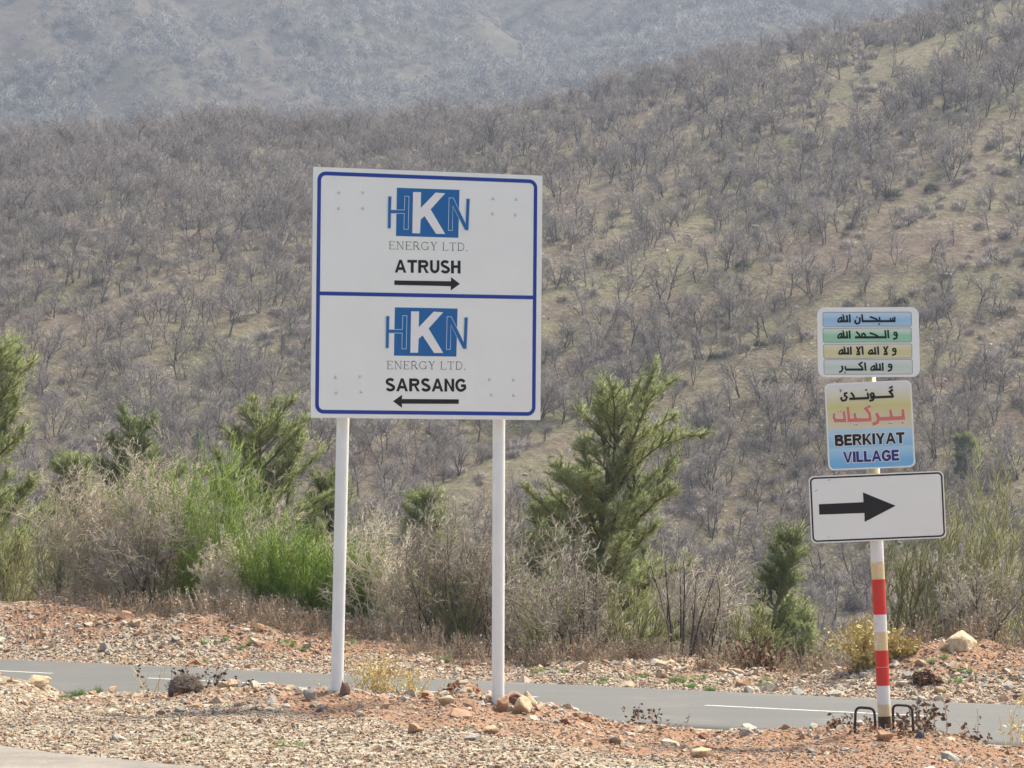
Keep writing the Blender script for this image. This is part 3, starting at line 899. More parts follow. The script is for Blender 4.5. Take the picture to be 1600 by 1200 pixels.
# ------------------------------------------------------------------ pines in the middle distance
def pine(seed, H, W, lop=0.0, bare_to=0.08):
    """trunk with rising limbs, needle tufts on the branchlets, cones; lop leans the crown to +x"""
    r = random.Random(seed)
    T0, T1, TR0, TR1 = [], [], [], []
    tips = []                                             # (pos, dir, weight)
    cones = []
    n = 14; p = Vector((0, 0, -0.3)); d = Vector((0, 0, 1)); ax = [p.copy()]
    for i in range(n):
        d = (d + Vector((r.gauss(0, 0.045), r.gauss(0, 0.045), 0.03))).normalized()
        q = p + d * ((H + 0.3) / n)
        T0.append(list(p)); T1.append(list(q)); TR0.append(0.085 * H / 5 * (1 - 0.88 * i / n)); TR1.append(0.085 * H / 5 * (1 - 0.88 * (i + 1) / n))
        p = q; ax.append(p.copy())
    def axis_at(f):
        g = min(max(f, 0), 0.9999) * n; i = int(g)
        return ax[i].lerp(ax[i + 1], g - i)
    f = bare_to
    while f < 0.97:
        nb = r.choice([3, 4, 4, 5]); a0 = r.uniform(0, 6.28)
        for k in range(nb):
            a = a0 + 6.28 * k / nb + r.gauss(0, 0.25)
            prof = min(1.0, (1 - f) / 0.5) ** 0.62
            L = W * prof * r.choice([0.4, 0.65, 0.85, 1.0, 1.15, 1.3]) * (1 + lop * math.cos(a)) + 0.22
            el = math.radians(r.uniform(10, 38) + 24 * f)
            bd = Vector((math.cos(a) * math.cos(el), math.sin(a) * math.cos(el), math.sin(el)))
            bp = axis_at(f + r.uniform(-0.015, 0.015)); m = max(3, int(L / 0.22)); br = 0.012 + 0.016 * L
            for j in range(m):
                bd = (bd + Vector((r.gauss(0, 0.15), r.gauss(0, 0.15), 0.03 + r.gauss(0, 0.12)))).normalized()
                q = bp + bd * (L / m)
                T0.append(list(bp)); T1.append(list(q)); TR0.append(br * (1 - 0.8 * j / m)); TR1.append(br * (1 - 0.8 * (j + 1) / m))
                g = (j + 1) / m
                if g > 0.2:
                    for sgn in (-1, 1, -1, 1, 0.3):
                        if r.random() < 0.9:
                            side = bd.cross(Vector((0, 0, 1))).normalized() * sgn
                            sdr = (bd * 0.75 + side * r.uniform(0.3, 1.1) + Vector((0, 0, r.uniform(-0.15, 0.75)))).normalized()
                            sl = r.uniform(0.2, 0.55) * (1.25 - 0.6 * g)
                            e = q + sdr * sl
                            T0.append(list(q)); T1.append(list(e)); TR0.append(0.007); TR1.append(0.004)
                            tips.append((e, sdr)); tips.append((q.lerp(e, 0.66), sdr)); tips.append((q.lerp(e, 0.33), (sdr + Vector((0, 0, 0.5))).normalized()))
                    if r.random() < 0.05: cones.append(q + Vector((0, 0, -0.04)))
                bp = q
            tips.append((bp, (bd + Vector((0, 0, 0.5))).normalized())); tips.append((bp + bd * 0.09, (bd + Vector((0, 0, 0.9))).normalized()))
        f += r.uniform(0.04, 0.062) * min(1.0, 6.2 / max(H, 4))
    for k in range(5):                                    # leading shoot
        tips.append((ax[-1] + Vector((0, 0, 0.06 * k - 0.12)), Vector((0, 0, 1))))
    P0, P1 = [], []
    more = [(p_ + Vector((r.gauss(0, 0.10), r.gauss(0, 0.10), r.gauss(0.02, 0.08))), (d_ + Vector((r.gauss(0, 0.5), r.gauss(0, 0.5), r.gauss(0.1, 0.4)))).normalized()) for p_, d_ in tips if r.random() < 0.25]
    for pos, dr in tips + more:
        for k in range(9):
            e = (dr * r.uniform(0.35, 1.0) + Vector((r.gauss(0, 0.5), r.gauss(0, 0.5), r.gauss(0.05, 0.5)))).normalized()
            b = pos - dr * r.uniform(0, 0.12)
            P0.append(list(b)); P1.append(list(b + e * r.uniform(0.10, 0.19)))
    tr = tubes(T0, T1, TR0, TR1, 5)
    nd = spikes(P0, P1, np.full(len(P0), 0.0056))
    cn = None
    if cones:
        cv, cf = [], []
        for c in cones:
            b0 = len(cv); c = list(c)
            for (dx, dy, dz) in ((0, 0, 0.045), (0.024, 0, 0), (0, 0.024, 0), (-0.024, 0, 0), (0, -0.024, 0), (0, 0, -0.05)):
                cv.append((c[0] + dx, c[1] + dy, c[2] + dz))
            cf += [(b0, b0 + 1 + k, b0 + 1 + (k + 1) % 4) for k in range(4)] + [(b0 + 5, b0 + 1 + (k + 1) % 4, b0 + 1 + k) for k in range(4)]
        cn = (cv, cf)
    return tr, nd, cn

def place(u, vtop, Y, sink=0.0):
    top = at(u, vtop, Y)
    zb = float(G(top[0], Y, 0)) - sink
    return top[0], Y, zb, top[2] - zb

def put_pine(u, vtop, Y, w_px, label, seed, lop=0.0, turn=0.0):
    x, y, z, h = place(u, vtop, Y)
    low = min(max((-1.9 - z) / h, 0.06), 0.45)            # no limbs low down, where the bank hides them
    if Y > 100:
        x, y, z = on_hill(u, vtop + 50); Y = y; h = 48 / F * y; low = 0.06
    W = w_px / F * Y
    k = 0.6 if Y > 100 else 1.0                          # far off: fewer, larger tufts
    tr, nd, cn = pine(seed, h * k, W * k, lop, low)
    t = thing('pine_tree', label, 'tree', (x, y, z), turn, 'young pines below the road')
    t.scale = (1 / k,) * 3
    add('trunk', mesh_from('pine_trunk', tr[0], tr[1], [MAT['pine_bark']]), t)
    c = add('crown', mesh_from('pine_crown', nd[0], nd[1], [MAT['needle']]), t)
    if cn: add('cone_cluster', mesh_from('pine_cones', cn[0], cn[1], [MAT['cone']]), c)
put_pine(-42, 545, 50, 105, 'pine cut off by the left edge of the picture, branches pointing right', 21, 0.1)
put_pine(150, 648, 60, 112, 'pine behind the tan bare bushes, second from the left edge', 22, 0.05)
put_pine(222, 700, 63, 60, 'thin pine top just right of the second pine from the left', 33, 0.0)
put_pine(388, 646, 57, 150, 'broad pine left of the large white board, behind the green broom', 23, 0.18)
put_pine(488, 745, 60, 75, 'low pine partly behind the left post of the large board', 34, 0.0)
put_pine(640, 770, 58, 66, 'small pine seen between the two posts of the large board', 24, 0.0)
put_pine(812, 775, 58, 50, 'small pine just right of the right board post, beside the biggest pine', 25, 0.0)
put_pine(915, 618, 51, 185, 'biggest pine, right of the large white board', 26, 0.32)
put_pine(1160, 832, 56, 38, 'small bright green pine right of the biggest pine', 27, 0.0)
put_pine(1245, 935, 62, 60, 'low grey-green pine left of the striped pole', 28, 0.0)
put_pine(1512, 690, 165, 16, 'tiny pine on the hillside right of the blue and yellow village sign', 29, 0.0)

# ------------------------------------------------------------------ bushes along the bank
def bush_meshes(kind, seed, H, W):
    pl = Plant(seed); r = pl.r
    if kind == 'broom':
        for k in range(int(30 + 14 * W)):
            a = r.uniform(0, 6.28); q = math.sqrt(r.random())
            base = Vector((math.cos(a) * q * W * 0.45, math.sin(a) * q * W * 0.35, -0.1))
            d = Vector((math.cos(a) * q * 0.55 * W / H, math.sin(a) * q * 0.45 * W / H, 1))
            pl.branch(base, d, H * r.uniform(0.72, 1.08), 0.011, 0, [(6, 0.12, 0.05, 13, 0.34, 0.5, 0.12), (3, 0.18, 0.08, 11, 0.30, 0.7, 0.05)])
        return pl.meshes(1, 1.0, 0.0035, 0.0058)
    if kind == 'willow':
        for k in range(int(9 + 7 * W)):
            a = r.uniform(0, 6.28); q = math.sqrt(r.random())
            base = Vector((math.cos(a) * q * W * 0.3, math.sin(a) * q * W * 0.3, -0.1))
            d = Vector((math.cos(a) * q * 0.6 * W / H, math.sin(a) * q * 0.5 * W / H, 1))
            pl.branch(base, d, H * r.uniform(0.75, 1.1), 0.014, 0, [(7, 0.09, 0.03, 13, 0.34, 0.45, 0.2), (4, 0.13, 0.07, 8, 0.36, 0.5, 0.1)])
        return pl.meshes(1, 1.0, 0.0045, 0.0055)
    if kind == 'sapling':
        for k in range(7):
            a = r.uniform(0, 6.28); q = r.uniform(0.05, 0.3)
            pl.branch(Vector((math.cos(a) * 0.15, math.sin(a) * 0.15, -0.1)), Vector((math.cos(a) * q, math.sin(a) * q, 1)), H * r.uniform(0.7, 1.0), 0.022, 0,
                      [(6, 0.05, 0.03, 10, 0.36, 0.45, 0.25), (3, 0.10, 0.07, 5, 0.4, 0.45, 0.15)])
        return pl.meshes(1, 1.0, 0.0045, 0.005)
    for k in range(int(10 + 7 * W)):                       # bare, twiggy
        a = r.uniform(0, 6.28); q = math.sqrt(r.random())
        base = Vector((math.cos(a) * q * W * 0.35, math.sin(a) * q * W * 0.3, -0.1))
        d = Vector((math.cos(a) * q * 0.75 * W / H, math.sin(a) * q * 0.6 * W / H, 1))
        pl.branch(base, d, H * r.uniform(0.75, 1.1), 0.016, 0, [(7, 0.2, 0.06, 9, 0.36, 0.7, 0.2), (4, 0.26, 0.07, 7, 0.45, 0.75, 0.1), (3, 0.3, 0.06, 5, 0.5, 0.8, 0.1)])
    return pl.meshes(1, 1.0, 0.0042, 0.0048)
BUSH_MAT = {'broom': ('broom', 'broom'), 'willow': ('bare_grey', 'willow'), 'sapling': ('dark_stem', 'bare_grey'), 'tan': ('bare_tan', 'bare_tan'), 'grey': ('dark_stem', 'bare_grey'),
            'pale': ('pale_stem', 'pale_stem'), 'olive': ('bare_grey', 'willow')}
def put_bush(kind, u, vtop, t, w_px, label, seed, name='bush'):
    # stands t metres beyond the far road edge
    d = ray(u, vtop)
    k = (t + A0 @ ROAD_N) / (d[0] * ROAD_N[0] + d[1] * ROAD_N[1]); p = CAM + d * k
    z = float(G(p[0], p[1], 0)); h = (p[2] - z) * {'broom': 1.06, 'tan': 1.10, 'grey': 1.08, 'pale': 1.05}.get(kind, 0.92); W = w_px / F * p[1]
    A, B = bush_meshes('broom' if kind == 'broom' else 'willow' if kind in ('willow', 'olive') else 'sapling' if kind == 'sapling' else 'bare', seed, h, W)
    m0, m1 = BUSH_MAT[kind]
    o = thing(name, label, 'bush', (p[0], p[1], z), 0, 'bushes along the far bank')
    add('trunk', mesh_from('bush_stem', A[0], A[1], [MAT[m0]]), o)
    add('crown', mesh_from('bush_crown', B[0], B[1], [MAT[m1]]), o)
L = put_bush
L('olive', 20, 795, 5.5, 75, 'olive-brown twiggy bush in front of the leftmost pine', 401)
L('olive', 85, 815, 4.9, 60, 'greenish bush at the left, beside the tan bare bushes', 402)
L('tan', 135, 790, 5.0, 62, 'tan leafless bush, leftmost of the tan thicket', 403)
L('tan', 185, 738, 5.6, 62, 'tallest tan leafless bush of the thicket on the left', 404)
L('grey', 225, 790, 4.6, 55, 'grey leafless bush in the middle of the tan thicket', 405)
L('tan', 262, 745, 5.2, 50, 'tan leafless bush just left of the tall green broom', 406)
L('broom', 335, 745, 5.6, 88, 'tall green broom bush left of the board', 407, 'broom_bush')
L('tan', 345, 862, 4.2, 42, 'pale tan leafless bush standing in front of the green broom', 408)
L('grey', 430, 785, 6.2, 62, 'leafless bush between the tall broom and the left post, behind the low broom', 409)
L('broom', 425, 842, 4.7, 72, 'low bright green broom next to the tall one', 410, 'broom_bush')
L('broom', 495, 838, 4.8, 68, 'bright green broom just left of the left board post', 411, 'broom_bush')
L('broom', 556, 862, 4.8, 45, 'bright green broom just right of the left board post', 412, 'broom_bush')
L('tan', 617, 832, 5.0, 48, 'tan leafless bush right of the left board post', 413)
L('grey', 672, 838, 5.2, 58, 'grey leafless bush midway between the board posts', 414)
L('olive', 715, 860, 4.8, 48, 'olive twiggy bush left of the right board post', 415)
L('grey', 752, 818, 5.6, 55, 'leafless bush directly behind the right board post', 416)
L('grey', 825, 838, 5.4, 58, 'grey leafless bush just right of the right board post', 417)
L('olive', 850, 895, 4.6, 52, 'low greenish bush in front of the biggest pine', 418)
L('grey', 898, 880, 4.3, 40, 'small pale leafless bush before the trunk of the biggest pine', 419)
L('olive', 985, 905, 4.9, 65, 'low olive bush under the right side of the biggest pine', 420)
L('sapling', 1062, 838, 4.3, 60, 'dark slender multi-stemmed sapling right of the biggest pine', 421, 'sapling')
L('grey', 1110, 890, 4.9, 48, 'leafless bush right of the dark sapling', 422)
L('olive', 1180, 945, 4.9, 60, 'low greenish bush behind the dead brown weeds', 423)
L('willow', 1470, 770, 5.6, 72, 'tall yellow-green twiggy bush right of the striped pole', 424)
L('willow', 1555, 735, 6.4, 82, 'tall yellow-green twiggy bush at the right edge', 425)
L('grey', 1525, 890, 4.6, 60, 'grey leafless stems in front of the yellow-green bushes', 426)
L('willow', 1415, 860, 5.4, 48, 'smaller greenish bush just right of the striped pole', 427)
L('olive', 1630, 800, 5.2, 60, 'twiggy bush cut off by the right edge of the picture', 428)

# ------------------------------------------------------------------ dry weeds, straw and grass
def weed_mesh(seed, H=0.5, stems=9, leaves=7, spread=0.5, leaf=0.035):
    r = random.Random(seed); P0, P1, LV, LF = [], [], [], []
    for k in range(stems):
        a = r.uniform(0, 6.28); p = Vector((r.gauss(0, 0.07), r.gauss(0, 0.07), -0.04))
        d = Vector((math.cos(a) * r.random() * spread, math.sin(a) * r.random() * spread, 1)).normalized()
        h = H * r.uniform(0.5, 1.0)
        for j in range(3):
            q = p + d * h / 3; P0.append(list(p)); P1.append(list(q)); p = q
            d = (d + Vector((r.gauss(0, 0.16), r.gauss(0, 0.16), 0))).normalized()
            for m in range(leaves // 3 + 1):
                if j == 0 and r.random() < 0.5: continue
                b = p - d * r.uniform(0, h / 3)
                e = Vector((r.gauss(0, 1), r.gauss(0, 1), r.gauss(0.1, 0.8))).normalized(); w = e.cross(Vector((r.gauss(0, 1), r.gauss(0, 1), 0.3))).normalized()
                s = leaf * r.uniform(0.5, 1.3); i = len(LV); c = b + e * s * 0.5 + w.cross(e) * s * 0.16
                LV += [list(b), list(c + w * s * 0.3), list(b + e * s), list(c - w * s * 0.3)]; LF += [(i, i + 1, i + 2), (i, i + 2, i + 3)]
    A = tubes(P0, P1, np.full(len(P0), 0.0032), np.full(len(P0), 0.0022), 3)
    A = (A[0], tris_of(A[1]))
    return A, (np.array(LV), np.array(LF))
def weed_whole(seed, **k):
    A, B = weed_mesh(seed, **k); V, Fc, mi = join2(A, B)
    return mesh_from('weed', V, Fc, [MAT['dry_stem'], MAT['dry_leaf']], False, mi)
weeds = [weed_whole(600 + k, H=random.uniform(0.45, 0.8), stems=11, leaf=0.045) for k in range(6)]
# on the crest of the far bank, thick to the left and between the posts
r = np.random.default_rng(9)
n = 2600
s5 = r.uniform(-3, 22, n); t5 = r.normal(3.7, 0.75, n)
den = np.interp(s5, [-3, 0, 2.2, 4.4, 5, 6, 9, 10, 12, 14, 15.2, 17, 22], [0.5, 0.45, 0.85, 0.5, 0.25, 0.7, 0.9, 0.7, 0.65, 0.5, 0.25, 0.2, 0.3]) * (0.6 + 0.9 * fbm(s5 / 0.9, t5 / 0.9, 95, 2))
# a patch of weeds spills down the face of the bank on the left
sp = np.exp(-((s5 - 2.6) / 0.9) ** 2) * (t5 > 1.8)
kp = (r.random(n) < den) & ((t5 > 2.9) | (r.random(n) < 0.6 * sp))
s5, t5 = s5[kp], t5[kp]; x5, y5 = xy_of(s5, t5); n = len(s5)
stuff('dry_weeds', np.stack([x5, y5, G(x5, y5) - 0.02], 1), np.stack([r.normal(0, 0.12, n), r.normal(0, 0.12, n), r.uniform(0, 6.28, n)], 1), r.uniform(0.5, 1.15, n), weeds,
      'dry brown weeds along the top of the far bank')

def single_weed(u, v, Y, H, stems, label, seed, spread=0.5, leaf=0.04, mats=('dry_stem', 'dead_leaf'), leaves=7):
    p = at(u, v, Y); z = float(G(p[0], p[1]))
    A, B = weed_mesh(seed, H * 1.35, int(stems * 1.4), leaves + 4 if leaves else 0, spread, leaf * 1.2)
    o = thing('dry_weed', label, 'weed', (p[0], p[1], z - 0.02), 0, 'dry weeds on the near bank')
    add('stem_cluster', mesh_from('weed_stem', A[0], A[1], [MAT[mats[0]]]), o)
    add('foliage', mesh_from('weed_leaf', B[0], B[1], [MAT[mats[1]]]), o)
def yb(u):
    Y = 21.5
    for _ in range(5): Y = float(ycrest((u - 800) / F * Y))
    return Y
single_weed(268, 1085, yb(268) + 0.1, 0.32, 6, 'brown dead weed leaning up behind the dark clump on the near bank', 611, 0.9, 0.035)
single_weed(300, 1085, yb(300) + 0.1, 0.24, 5, 'short brown dead weed on top of the dark clump', 612, 0.6, 0.035)
single_weed(340, 1082, yb(340) + 0.05, 0.20, 6, 'low brown dead weed right of the dark clump', 613, 0.8, 0.035)
single_weed(385, 1080, yb(385), 0.15, 5, 'small brown weed left of the left board post', 614, 0.8, 0.03)
single_weed(1008, 1137, yb(1008), 0.26, 6, 'brown dead weed on the near bank midway between board and striped pole', 615, 0.9, 0.035)
single_weed(1050, 1140, yb(1050), 0.22, 4, 'thin bare weed leaning right over the road edge', 616, 1.2, 0.02)
single_weed(1310, 1140, yb(1310), 0.17, 9, 'brown weed left of the left rebar hoop', 617, 0.8, 0.035)
single_weed(1362, 1140, 19.9, 0.15, 5, 'small brown weed at the foot of the striped pole, left side', 618, 0.6, 0.03)
single_weed(1420, 1143, 19.9, 0.20, 6, 'brown weed right of the right rebar hoop', 619, 0.7, 0.04)
single_weed(1455, 1146, yb(1455), 0.26, 10, 'leafy brown weed farther right of the rebar hoops', 620, 0.6, 0.045)
single_weed(1530, 1165, yb(1530), 0.26, 4, 'sparse brown weed near the right edge of the picture', 621, 0.8, 0.04)
single_weed(1592, 1175, yb(1592), 0.42, 9, 'tall straw-coloured weed at the right edge of the picture', 622, 0.6, 0.03, ('straw', 'straw'))
single_weed(235, 1084, yb(235) + 0.1, 0.30, 7, 'thin pale dry stalks left of the dark clump', 623, 0.9, 0.008, ('straw', 'straw'), 0)
single_weed(590, 1084, yb(590) + 0.15, 0.36, 40, 'straw-coloured dry plant right of the left board post', 624, 0.9, 0.02, ('straw', 'straw'), 10)
single_weed(640, 1087, yb(640) + 0.15, 0.26, 26, 'straw-coloured dry plant midway between the board posts', 625, 0.9, 0.02, ('straw', 'straw'), 10)
single_weed(545, 1084, yb(545) + 0.2, 0.22, 14, 'low straw tuft close to the left board post', 626, 0.9, 0.02, ('straw', 'straw'), 8)

# the straw-yellow bush on the far side behind the striped pole, and dead brown branches left of it
def straw_bush(u, vtop, t, w_px, label, seed, mats, leaf=0.05, stems=70, leaves=14, name='dry_bush'):
    d = ray(u, vtop); k = (t + A0 @ ROAD_N) / (d[0] * ROAD_N[0] + d[1] * ROAD_N[1]); p = CAM + d * k
    z = float(G(p[0], p[1], 1)); h = p[2] - z; W = w_px / F * p[1]
    A, B = weed_mesh(seed, h * 1.05, stems, leaves, 1.5 * W / h, leaf)
    o = thing(name, label, 'bush', (p[0], p[1], z), 0)
    add('stem_cluster', mesh_from('weed_stem', A[0], A[1], [MAT[mats[0]]]), o)
    add('foliage', mesh_from('weed_leaf', B[0], B[1], [MAT[mats[1]]]), o)
straw_bush(1350, 952, 2.0, 66, 'straw-yellow dry bush behind the striped pole', 631, ('straw', 'straw'), 0.06, 150, 20)
straw_bush(1412, 985, 2.4, 42, 'smaller straw-yellow dry bush right of the striped pole', 632, ('straw', 'straw'), 0.06, 80, 18)
straw_bush(1185, 985, 3.4, 70, 'dead bush with brown leaves left of the straw-yellow bush', 633, ('dry_stem', 'dead_leaf'), 0.09, 46, 9)
straw_bush(985, 990, 3.5, 50, 'dead brown weedy bush under the biggest pine', 634, ('dry_stem', 'dry_leaf'), 0.05, 40, 9)
straw_bush(1445, 1045, 1.5, 38, 'dark brown dead growth on the face of the right mound', 635, ('dark_stem', 'dead_leaf'), 0.07, 120, 12)
straw_bush(690, 1000, 2.9, 30, 'bleached dead branch lying on the bank between the board posts', 636, ('pale_stem', 'dry_leaf'), 0.02, 12, 2, 'dead_branch')
straw_bush(1590, 1050, 1.8, 45, 'dry brown growth on the right mound at the picture edge', 637, ('dry_stem', 'dry_leaf'), 0.05, 60, 9)

def on_bank(u, v):
    """where the sight line through a pixel meets the far bank, or the crest if it passes above"""
    d = ray(u, v); ks = np.linspace(25, 60, 2500); P = CAM + np.outer(ks, d / d[1])
    gap = P[:, 2] - G(P[:, 0], P[:, 1]); h = np.nonzero(gap <= 0)[0]
    if len(h): return P[h[0]]
    t = st_of(P[:, 0], P[:, 1])[1]
    return P[np.argmin(np.abs(t - CREST_T))]

def tuft(seed, n=60, H=0.14, spread=0.5, rad=0.05):
    r = random.Random(seed); P0, P1 = [], []
    for i in range(n):
        a = r.uniform(0, 6.28); q = math.sqrt(r.random()) * rad
        b = Vector((q * math.cos(a), q * math.sin(a), -0.01)); d = Vector((r.gauss(0, spread), r.gauss(0, spread), 1)).normalized()
        P0.append(list(b)); P1.append(list(b + d * H * r.uniform(0.4, 1)))
    return spikes(P0, P1, np.full(n, 0.0028))
tufts = [mesh_from('grass_tuft', *tuft(640 + k), [MAT['grass']]) for k in range(4)]
def grass_patch(u, v, Y, n, rad, sc_, label, bank=False):
    if bank:
        p = on_bank(u, v)
    else:
        p = at(u, v, Y)
    V, Fc, o0 = [], [], 0
    r = random.Random(int(u * 7 + v))
    for i in range(n):
        a = r.uniform(0, 6.28); q = math.sqrt(r.random()) * rad; dx, dy = q * math.cos(a), q * math.sin(a) * 0.5
        A = tuft(int(u) + i * 13, 26, 0.13 * sc_ * r.uniform(0.5, 1.1), 0.5, 0.03)
        zz = float(G(p[0] + dx, p[1] + dy)) - float(G(p[0], p[1]))
        V.append(A[0] + np.array([dx, dy, zz])); Fc.append(A[1] + o0); o0 += len(A[0])
    o = add('grass_tuft', mesh_from('grass_tuft', np.concatenate(V), np.concatenate(Fc), [MAT['grass']]), None, (p[0], p[1], float(G(p[0], p[1]))))
    tag(o, label, 'grass', 'green grass tufts')
grass_patch(125, 1092, yb(125) - 0.1, 16, 0.26, 0.9, 'widest green grass patch, on the near bank beside the pale boulder at left')
grass_patch(455, 1162, 17.6, 8, 0.12, 0.5, 'bright green grass on the gravel below the left board post')
grass_patch(290, 1157, 17.7, 4, 0.08, 0.4, 'small green grass on the gravel, left of the brightest patch')
grass_patch(345, 1160, 17.6, 4, 0.08, 0.4, 'small green grass on the gravel at bottom left centre')
grass_patch(405, 1108, 20.0, 5, 0.10, 0.5, 'dull green grass below the rubble left of the left board post')
grass_patch(735, 1142, 18.6, 4, 0.06, 0.45, 'small green sprout in the red earth below the right board post')
gp = []
for (u, v) in [(345, 1003), (375, 1013), (440, 1008), (312, 1035), (478, 1018), (815, 1036), (860, 1052), (820, 1052), (957, 1063), (1005, 1060), (1052, 1068), (1090, 1063), (1080, 1076), (1118, 1080), (1200, 1072), (1222, 1063), (1465, 1030), (1493, 1052), (1490, 1068), (560, 1010), (700, 1035), (930, 1070)]:
    c = on_bank(u, v)
    for k in range(3):
        gp.append((c[0] + random.gauss(0, 0.12), c[1] + random.gauss(0, 0.08)))
gp = np.array(gp)
stuff('bank_grass', np.stack([gp[:, 0], gp[:, 1], G(gp[:, 0], gp[:, 1])], 1), np.stack([np.zeros(len(gp)), np.zeros(len(gp)), rng.uniform(0, 6, len(gp))], 1), rng.uniform(0.5, 1.2, len(gp)), tufts, 'sparse green grass on the far gravel bank')

# ------------------------------------------------------------------ loose stones and gravel
stones = [stone_mesh(720 + k, 'stone', random.uniform(0.5, 0.8), random.choice([11, 12, 13, 14])) for k in range(14)]
clods = [stone_mesh(760 + k, 'clod', 0.7, 12) for k in range(4)]
pebbles = [stone_mesh(780 + k, 'pebble', random.uniform(0.5, 0.75), 9) for k in range(8)]
r = np.random.default_rng(21)
# near bank: sizes in metres
nS = 2600
x6 = r.uniform(-5.2, 5.2, nS); d6 = r.exponential(0.9, nS) - 0.25
y6 = ycrest(x6) - np.clip(d6, -0.5, 6.0)
sz6 = np.minimum(0.038 * np.exp(r.normal(0, 0.5, nS)), 0.15) * np.interp(x6, [-5, -2.5, -1.8, 0.4, 2, 5], [0.8, 1.25, 1.35, 1.25, 1.1, 1.15])
# coarse rubble heaped round the feet of the board
heap = np.arange(nS) < 170
x6 = np.where(heap, r.uniform(-2.5, 0.75, nS), x6)
y6 = np.where(heap, ycrest(x6) - r.uniform(-0.15, 0.95, nS), y6)
sz6 = np.where(heap, np.clip(0.075 * np.exp(r.normal(0, 0.35, nS)), 0.045, 0.15), sz6)
z6 = G(x6, y6)
# far bank
nB = 3400
s7 = r.uniform(-2, 21, nB); t7 = np.clip(r.normal(1.6, 1.1, nB), 0.1, 3.9)
x7, y7 = xy_of(s7, t7); z7 = G(x7, y7)
sz7 = np.minimum(0.075 * np.exp(r.normal(0, 0.5, nB)), 0.32)
XX = np.concatenate([np.stack([x6, y6, z6], 1), np.stack([x7, y7, z7], 1)])
SZ = np.concatenate([sz6, sz7])
uu, vv = project(XX)
app = SZ / XX[:, 1] * ((uu > 0) & (uu < 1600) & (vv < 1200))
order = np.argsort(-app)
isnear = np.arange(len(XX)) < nS
TURN = np.stack([r.normal(0, 0.35, len(XX)), r.normal(0, 0.35, len(XX)), r.uniform(0, 6.28, len(XX))], 1)
for i in order[:298]:
    o = add('stone', random.choice(stones if random.random() < 0.9 or not isnear[i] else clods), near_ground if isnear[i] else far_bank, tuple(XX[i] + np.array([0, 0, SZ[i] * 0.03])), tuple(TURN[i]))
    o.scale = (SZ[i] * 1.15, SZ[i] * 1.15, SZ[i] * 1.1)
rest = order[298:]
for nm, msk, par in (('loose_stones', isnear[rest], near_ground), ('bank_stones', ~isnear[rest], far_bank)):
    i = rest[msk]
    stuff(nm, XX[i] + np.array([0, 0, 0.0]), TURN[i], SZ[i], stones, None, 'stuff', par)
# fine gravel
n = 34000
y8 = r.uniform(14.8, 22.3, n); x8 = r.uniform(-1, 1, n) * (0.21 * y8 + 0.3)
kp = (y8 < ycrest(x8) + 0.3)
soil = soil_near(x8, y8)
kp &= r.random(n) < np.where(soil > 0.5, 0.8, 1.0)
du, dv = project(np.stack([x8, y8, np.zeros(n)], 1))
kp &= ~((dv > 1172 + 0.09 * np.maximum(du, 0)) & (r.random(n) < 0.93))            # keep the side road mostly clean
x8, y8 = x8[kp], y8[kp]; n = len(x8)
stuff('near_gravel', np.stack([x8, y8, G(x8, y8) + 0.0045], 1), np.stack([r.normal(0, 0.4, n), r.normal(0, 0.4, n), r.uniform(0, 6.28, n)], 1), np.minimum(0.022 * np.exp(r.normal(0, 0.5, n)), 0.075), pebbles, None, 'stuff', near_ground)
n = 30000
s9 = r.uniform(-2.5, 21.5, n); t9 = np.clip(np.where(r.random(n) < 0.55, r.exponential(1.3, n) - 0.08, r.uniform(0.5, 4.0, n)), -0.1, 4.2)
x9, y9 = xy_of(s9, t9)
stuff('bank_gravel', np.stack([x9, y9, G(x9, y9) + 0.008], 1), np.stack([r.normal(0, 0.4, n), r.normal(0, 0.4, n), r.uniform(0, 6.28, n)], 1), np.minimum(0.042 * np.exp(r.normal(0, 0.5, n)), 0.14), pebbles, None, 'stuff', far_bank)

# boulders that can be told apart
def rough_rock(seed, mat):
    r = random.Random(seed); bm = bmesh.new()
    for i in range(15):
        d = Vector((r.gauss(0, 1), r.gauss(0, 1), r.gauss(0, 1))).normalized() * r.uniform(0.82, 1.0)
        bm.verts.new((d.x * 0.5, d.y * 0.45, d.z * 0.5))
    res = bmesh.ops.convex_hull(bm, input=bm.verts)
    bmesh.ops.delete(bm, geom=[g for g in res['geom_interior'] if isinstance(g, bmesh.types.BMVert)], context='VERTS')
    bmesh.ops.bevel(bm, geom=list(bm.edges), offset=0.035, segments=1, affect='EDGES')
    bmesh.ops.triangulate(bm, faces=bm.faces)
    bmesh.ops.subdivide_edges(bm, edges=[e for e in bm.edges if e.calc_length() > 0.16], cuts=2, use_grid_fill=True)
    bmesh.ops.triangulate(bm, faces=bm.faces)
    for v_ in bm.verts:
        c = v_.co
        v_.co = c * (1 + 0.07 * float(fbm(np.array(c.x * 5 + seed), np.array(c.y * 5 + c.z * 6), seed, 3)))
    bmesh.ops.recalc_face_normals(bm, faces=bm.faces)
    me = bpy.data.meshes.new('boulder'); bm.to_mesh(me); bm.free(); me.materials.append(MAT[mat])
    return me
